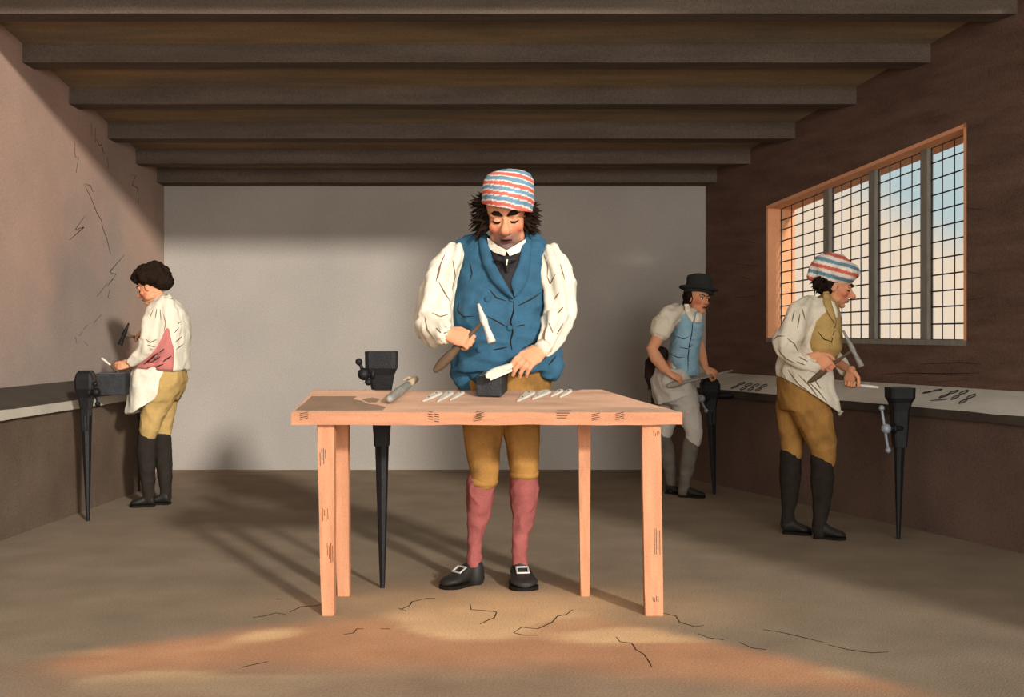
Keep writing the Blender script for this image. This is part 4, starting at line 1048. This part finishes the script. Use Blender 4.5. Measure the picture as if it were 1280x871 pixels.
def b_(bm):   # soft cap, crown flopping back to a knob
    limb(bm, [(1058, 338, D - .02, 12), (1050, 333, D - .02, 16), (1036, 333, D - .02, 18), (1025, 334, D - .01, 15), (1018, 339, D, 9), (1014, 346, D, 6)])
    limb(bm, [(1064, 340, D - .02, 11), (1050, 345, D - .02, 17), (1036, 346, D - .02, 18)]); limb(bm, [(1066, 341, D - .02, 7), (1056, 338, D - .02, 15)])
    ell(bm, HM @ V((0, .0, .80)), (.092, .115, .07))
zz2 = P(1040, 340, D)
def capcol(p):
    v = ((p.z - zz2.z) + .55 * abs(p.x - zz2.x - .05) + .004 * noise.noise(p * 20)) / .075 + .15; v -= math.floor(v)
    return RD if v < .28 else WHT if v < .52 else BLU if v < .74 else WHT
up = (HM.to_3x3() @ V((0, 0, 1))).normalized()
def capcol2(p):
    v = (p - hc).dot(up) / .078 + .12 + .05 * noise.noise(p * 18); v -= math.floor(v)
    return RD if v < .26 else WHT if v < .5 else BLU if v < .76 else WHT
RD2 = lin((222, 150, 140))
garment('cap', b_, M_paint, m2, .0055, 3, (.003, 14), seed=9, colf=capcol2)
rp = [(P(x, y, D + dz), V((-.6, -.4, -.7))) for x, y in ((1024, 350), (1029, 352), (1034, 353), (1027, 357)) for dz in (-.08, -.04, .02)]
tufts(rp, 7, .05, .012, M_hair, m2, .5, 4)
bm = bmesh.new(); ell(bm, HM @ V((0, .2, .5)), (.085, .085, .07)); ell(bm, HM @ V((.2, .12, .42)), (.05, .05, .05)); finish('hair_back', folds(remesh(bm, .007, 2), .006, 30), M_hair, m2, smooth=True)

# ================================================= the hatted man (far right)
D = 8.30
m3 = thing('person', 'bare-armed man in black hat and pale blue waistcoat filing at the far vise', 'person', (P(855, 620, D).x, D, 0))
HH = .215
hc = P(873, 373, D - .03); HM = head_matrix(hc, HH, 34, 0, 8)
head = make_head(HM, HH, nose=.9, wide=.95)
fA, fB = P(836, 482, D - .22), P(915, 463, D - .02)
fx = (fB - fA)
def bare(grip, back, right, pts, L=.17): return fist(grip, fx if right else -fx, back, L, right, pts)
hr, _ = make_hand(P(836, 466, D - .21), P(858, 477, D - .22) - P(836, 466, D - .21), V((.15, -.6, .8)), .165, True, curl=(42, 62, 45), spread=1, thumb=(25, 10), thumb_in=.5,
    ext=[(P(829, 405, D - .14), .042), (P(821, 425, D - .17), .042), (P(815, 436, D - .19), .040), (P(820, 447, D - .2), .043), (P(830, 460, D - .21), .034)]), 0
hl, _ = make_hand(P(882, 460, D - .06), P(899, 469, D - .08) - P(882, 460, D - .06), V((.1, -.6, .8)), .155, False, curl=(42, 62, 45), spread=1, thumb=(25, 10), thumb_in=.5,
    ext=[(P(868, 415, D + .04), .036), (P(874, 432, D + .02), .036), (P(877, 445, D - .02), .036), (P(880, 455, D - .05), .028)]), 0
core = body_core([('s', [(856, 400, 16, D, .12), (856, 430, 16, D, .12), (848, 465, 18, D, .12), (845, 500, 18, D, .12)]), ('l', [(853, 500, D - .06, 9), (865, 545, D - .07, 5), (855, 605, D - .06, 3)]), ('l', [(838, 500, D + .08, 9), (829, 545, D + .1, 4.5), (839, 605, D + .12, 3)]),
                  ('l', [(868, 390, D - .02, 8), (858, 402, D, 10)]), ('l', [(845, 398, D - .08, 9), (829, 405, D - .14, 8)]), ('l', [(860, 398, D + .06, 9), (868, 418, D + .04, 7)])])
finish('body', join_meshes([core, head, hr, hl]), M_skin, m3, smooth=True)
face_details(HM, HH, m3, False, .45, .95)
fl = thing('file', 'long grey file pushed across the far vise by the hatted man', 'file', fA)
bm = bmesh.new(); tube(bm, [fA, fA + fx * .1, fA + fx * .2, fA + fx * .3], [.015, .024, .02, .012], 10); finish('file_handle', bm_mesh(bm), mat('file_handle', (150, 140, 126), .7, .1), fl, smooth=True)
bm = bmesh.new(); tube(bm, [fA + fx * .28, fA + fx * .6, fB], [(.016, .008), (.016, .008), (.009, .005)], 6, flat=V((0, -.4, 1))); finish('file_blade', bm_mesh(bm), M_steel2, fl)
def b_(bm):
    limb(bm, [(846, 390, D - .08, 11), (835, 396, D - .13, 13), (828, 408, D - .15, 13), (827, 412, D - .15, 12)])
    limb(bm, [(862, 392, D + .06, 9), (868, 408, D + .05, 9), (870, 416, D + .04, 8)])
    stack(bm, [(863, 385, 9, D, .08), (858, 393, 16, D, .13), (856, 430, 16, D, .13), (848, 470, 17, D, .13)])
shirt, tr = garment('shirt', b_, M_white, m3, .009, 3, (.006, 11), [(P(846, 388, D - .08), P(827, 412, D - .15), .006, 5), (P(858, 390, D), P(850, 460, D), 0, 3)], seed=3)
bm = bmesh.new(); tube(bm, [P(829, 405, D - .145), P(826, 413, D - .155)], [.078, .074], 16); finish('rolled_cuff', folds(remesh(bm, .008, 3), .006, 22), M_white, shirt, smooth=True)
def b_(bm):
    stack(bm, [(863, 388, 9, D, .08), (860, 394, 17, D, .145), (859, 405, 19, D, .155), (858, 422, 18.5, D - .01, .16), (855, 438, 18, D - .01, .16), (854, 452, 18, D - .01, .16), (856, 464, 17, D - .01, .155), (857, 469, 15, D, .15)])
ves, tv = garment('waistcoat', b_, M_lblue, m3, .009, 3, (.006, 12), seed=11, stretch=(1, 1, 2))
finish('front_edge', cord_on(tv, [(866, 400), (865, 415), (862, 430), (860, 445), (860, 464)], .004, 20, D - .15), M_dark, ves, smooth=True)
for pts in ([(845, 420), (855, 424), (862, 420)], [(838, 442), (848, 447), (856, 446)], [(846, 398), (847, 400)], [(850, 434), (860, 436), (866, 430)]):
    finish('crease_shade', cord_on(tv, pts, .003, 10, D - .15), M_coat_shade, ves, smooth=True)
buttons(ves, tv, [(868, 412), (866, 424), (862, 436), (862, 450), (863, 459)], .009, M_lblue, D - .1)
for A_, B_ in (([(855, 380), (857, 392), (865, 404)], [(861, 380), (865, 390), (868, 397)]), ([(870, 391), (869, 398), (868, 403)], [(877, 390), (878, 397), (877, 403)])):
    finish('collar', drape(tv, A_, B_, 12, 5, .014, D - .12, .008), M_collar, m3, smooth=True)
def b_(bm):
    stack(bm, [(843, 462, 20, D, .15), (842, 480, 23, D, .16), (846, 496, 22, D, .155), (848, 505, 19, D, .15)])
    limb(bm, [(853, 495, D - .06, 19), (862, 520, D - .07, 14), (868, 540, D - .08, 11), (866, 553, D - .07, 9.5)])
    limb(bm, [(840, 498, D + .08, 16), (834, 525, D + .1, 12), (828, 548, D + .1, 9)])
garment('breeches', b_, M_grey, m3, .010, 3, (.006, 10), seed=2)
def b_(bm):
    stack(bm, [(842, 460, 22, D, .17), (840, 475, 26, D, .18), (843, 490, 27, D, .18), (846, 505, 26, D, .18)], 24)
garment('apron', b_, M_grey, m3, .009, 3, (.006, 9), [(P(842, 460, D), P(846, 520, D), .006, 7)], seed=5, cuts=[(P(845, 500, D - .2), V((.35, 0, -1)).normalized())], solid=.008)
def b_(bm): limb(bm, [(826, 442, D + .05, 10), (818, 455, D + .06, 12), (815, 472, D + .07, 9), (818, 486, D + .08, 5)])
garment('coat_tail', b_, M_coat_shade, m3, .01, 3, (.006, 10), seed=2)
sockgen([(864, 552, D - .07, 10), (861, 570, D - .06, 10.5), (858, 592, D - .06, 8.5), (855, 608, D - .06, 6.5), (854, 614, D - .06, 6.5)], m=M_gsock, root=m3)
sockgen([(828, 545, D + .1, 10), (834, 565, D + .12, 10), (838, 590, D + .12, 8), (840, 610, D + .12, 6)], m=M_gsock, root=m3, seed=8)
shoe(None, onfloor(850, D - .04), onfloor(881, D - .10), m3, .042, hgt=.07); shoe(None, onfloor(834, D + .14), onfloor(852, D + .06), m3, .042, hgt=.07)
# hat
upv = (HM.to_3x3() @ V((0, 0, 1))).normalized(); HR = HM.to_3x3().normalized().to_4x4()
hb = HM @ V((0, .03, .76)); HT = Matrix.Translation(hb) @ HR
bm = bmesh.new(); rings = []
for z_, r_ in ((-.02, .098), (.03, .088), (.06, .084), (.085, .086), (.10, .082), (.108, .06)):
    rings.append([HT @ V((math.cos(2 * PI * k / 24) * r_, math.sin(2 * PI * k / 24) * r_ * 1.12, z_ + .004 * math.sin(2 * PI * k / 24 * 2))) for k in range(24)])
loft(bm, rings); hat = finish('hat_crown', bm_mesh(bm), M_hat, m3, smooth=True)
bm = bmesh.new(); rings = []
for r_, z_ in ((.085, .006), (.105, .004), (.132, .012), (.134, .004), (.105, -.006), (.085, -.004)):
    rings.append([HT @ V((math.cos(2 * PI * k / 32) * r_ * (.95), math.sin(2 * PI * k / 32) * r_ * 1.1, z_ + .016 * abs(math.cos(2 * PI * k / 32)) * (r_ / .165) ** 3)) for k in range(32)])
loft(bm, rings, closed=False); finish('hat_brim', bm_mesh(bm), M_hat, hat, smooth=True)
bm = bmesh.new(); ell(bm, HM @ V((0, .25, .52)), (.072, .06, .07)); ell(bm, HM @ V((-.27, .12, .52)), (.028, .035, .05)); ell(bm, HM @ V((-.12, .34, .34)), (.035, .035, .04)); finish('hair', folds(remesh(bm, .007, 2), .007, 30), M_hair, m3, smooth=True)

# ================================================= the man at the left wall
D = 7.85
m4 = thing('person', 'curly-haired man in white shirt seen from behind at the left bench', 'person', (P(193, 630, D).x, D, 0))
HH = .225
hc = P(188, 358, D - .02); HM = head_matrix(hc, HH, -100, 20, 0)
head = make_head(HM, HH, nose=1.1, wide=.95)
hn = make_hand(P(163, 455, D - .14), P(132, 459, D - .12) - P(163, 455, D - .14), V((-.1, -.8, .6)), .165, False, curl=((14, 24, 16), (24, 30, 20), (32, 36, 24), (38, 40, 30)), spread=3, thumb=(28, 10), thumb_in=.1, ext=[(P(178, 448, D - .15), .034), (P(168, 453, D - .145), .03)])
hamA, hamB = P(190, 428, D + .10), P(155, 418, D + .06)
hf, wf = fist(hamA.lerp(hamB, .3), hamB - hamA, V((0, .5, .8)), .165, True, [(P(190, 440, D + .14), .03)])
core = body_core([('s', [(210, 385, 16, D, .12), (214, 420, 17, D, .13), (210, 465, 18, D, .13), (205, 490, 18, D, .12)]), ('l', [(204, 490, D - .05, 9), (187, 545, D - .06, 6), (186, 620, D - .05, 4)]), ('l', [(206, 490, D + .06, 9), (203, 545, D + .06, 6), (207, 620, D + .06, 4)]),
                  ('l', [(192, 370, D - .01, 8), (206, 386, D, 10)]), ('l', [(200, 385, D - .1, 9), (190, 430, D - .15, 7), (178, 448, D - .15, 6)]), ('l', [(205, 385, D + .1, 9), (200, 425, D + .14, 7), (190, 440, D + .14, 6)])])
finish('body', join_meshes([core, head, hn, hf]), M_skin, m4, smooth=True)
face_details(HM, HH, m4, True, 1.2, .95)
hammer('dark hammer in front of the curly-haired man at the left bench', hamA, hamB, P(161, 404, D + .05), P(150, 431, D + .06), thick=1.0, hm=M_iron)
# small knife held on the anvil
kn = thing('knife', 'small pale knife standing on the left bench anvil under the hand', 'knife', P(128, 452, D - .14))
bm = bmesh.new(); tube(bm, [P(139, 457, D - .16), P(128, 448, D - .16)], [.006, .008], 8); finish('knife_blade', bm_mesh(bm), M_steel, kn, smooth=True)
bm = bmesh.new(); tube(bm, [P(139, 457, D - .16), P(146, 463, D - .16)], [.009, .009], 8); finish('knife_handle', bm_mesh(bm), M_handle, kn, smooth=True)
def b_(bm):
    limb(bm, [(206, 380, D - .1, 12), (198, 388, D - .14, 13), (193, 405, D - .17, 15), (191, 422, D - .18, 16), (187, 434, D - .18, 14)])
    limb(bm, [(190, 430, D - .18, 15), (180, 442, D - .17, 11), (170, 449, D - .16, 8.5), (166, 451, D - .155, 7.5)])
    limb(bm, [(208, 384, D + .1, 12), (200, 410, D + .14, 12), (193, 430, D + .15, 9)])
    stack(bm, [(203, 371, 9, D, .08), (206, 378, 15, D, .12), (211, 388, 21, D, .165), (215, 405, 22, D, .175), (216, 425, 21, D, .175), (215, 445, 20, D, .17), (214, 462, 21, D, .165)])
shirt, tr = garment('shirt', b_, M_white, m4, .009, 3, (.006, 9), [(P(202, 382, D - .1), P(190, 430, D - .18), .006, 5), (P(190, 430, D - .18), P(166, 452, D - .155), .004, 5), (P(214, 380, D), P(214, 460, D), .004, 4)], seed=14)
for pts in ([(218, 416), (224, 409)], [(219, 428), (228, 420)], [(220, 437), (229, 430)], [(222, 405), (226, 402)], [(205, 372), (214, 373), (219, 376)]):
    finish('crease_shade', cord_on(tr, pts, .0028, 10, D - .15), M_coat_shade, shirt, smooth=True)
for pts in ([(191, 388), (187, 398)], [(196, 386), (194, 398)], [(200, 386), (201, 400)], [(182, 424), (188, 428), (196, 424)], [(184, 431), (194, 434)], [(204, 392), (207, 404), (205, 414)]):
    finish('crease_shade', cord_on(tr, pts, .0034, 10, D - .18), M_fold_shade, shirt, smooth=True)
# rose cloth at the side
rose = drape(tr, [(208, 410), (201, 425), (192, 440), (178, 452), (169, 460)], [(211, 411), (213, 422), (217, 436), (217, 450), (216, 463)], 22, 10, .012, D - .14, .006)
rt = bvh(rose)
rw_ = finish('waistcoat', folds(rose, .004, 16), M_rose, m4, smooth=True)
for pts in ([(205, 436), (200, 440)], [(214, 445), (206, 450), (204, 452)], [(200, 446), (190, 452), (184, 452)], [(204, 455), (194, 459), (184, 459)], [(197, 441), (186, 450)], [(190, 447), (180, 455)]):
    finish('crease_shade', cord_on(rt, pts, .0045, 10, D - .18, .004), M_coat_shade, rw_, smooth=True)
def b_(bm):
    stack(bm, [(212, 460, 18, D, .15), (213, 474, 19, D, .165), (209, 488, 19, D, .165), (204, 500, 18, D, .16)])
    limb(bm, [(202, 492, D - .06, 18), (192, 515, D - .07, 15), (187, 533, D - .07, 13), (186, 545, D - .06, 10)])
    limb(bm, [(208, 492, D + .06, 16), (206, 515, D + .07, 13), (203, 533, D + .07, 12), (203, 545, D + .06, 9)])
garment('breeches', b_, M_tan, m4, .009, 3, (.007, 10), seed=15)
def b_(bm):
    stack(bm, [(196, 458, 25, D, .17), (194, 468, 27, D, .185), (191, 480, 26, D, .19), (188, 495, 25, D, .19), (184, 515, 24, D, .18)], 24)
garment('apron', b_, M_apron, m4, .009, 3, (.006, 8), [(P(194, 455, D), P(186, 520, D), .006, 7)], seed=16,
    cuts=[(P(190, 500, D - .2), V((.62, 0, -1)).normalized()), (P(217, 463, D - .1), V((1, .6, -.35)).normalized())], solid=.008)
sockgen([(184, 546, D - .06, 11), (183, 565, D - .06, 12), (184, 590, D - .06, 10), (186, 610, D - .05, 7.5), (186, 622, D - .05, 7.5)], m=M_bsock, root=m4)
sockgen([(203, 546, D + .06, 10.5), (204, 565, D + .06, 11), (206, 590, D + .06, 9.5), (207, 610, D + .06, 7), (207, 622, D + .06, 7)], m=M_bsock, root=m4, seed=8)
shoe(None, onfloor(193, D - .04), onfloor(163, D - .06), m4, .045, hgt=.075); shoe(None, onfloor(212, D + .05), onfloor(188, D + .06), m4, .045, hgt=.075)
bm = bmesh.new(); rs = random.Random(5)
ell(bm, HM @ V((0, .14, .74)), (.09, .105, .08))
for i in range(60):
    th = rs.uniform(-PI, PI); ph = rs.uniform(-.15, 1.35)
    c = V((math.cos(th) * math.cos(ph) * .36, .12 + math.sin(th) * math.cos(ph) * .42, .66 + math.sin(ph) * .38))
    if c.y < -.14 and c.z < .74: continue
    ell(bm, HM @ c, rs.uniform(.028, .042), seg=10)
ell(bm, HM @ V((0, .42, .5)), (.07, .07, .06)); ell(bm, HM @ V((0, -.27, .86)), (.05, .05, .035)); ell(bm, HM @ V((-.2, -.2, .80)), (.04, .04, .03))
finish('hair', folds(remesh(bm, .007, 1), .006, 34), M_hair, m4, smooth=True)

for o in bpy.data.objects:
    if '_org' in o: del o['_org']
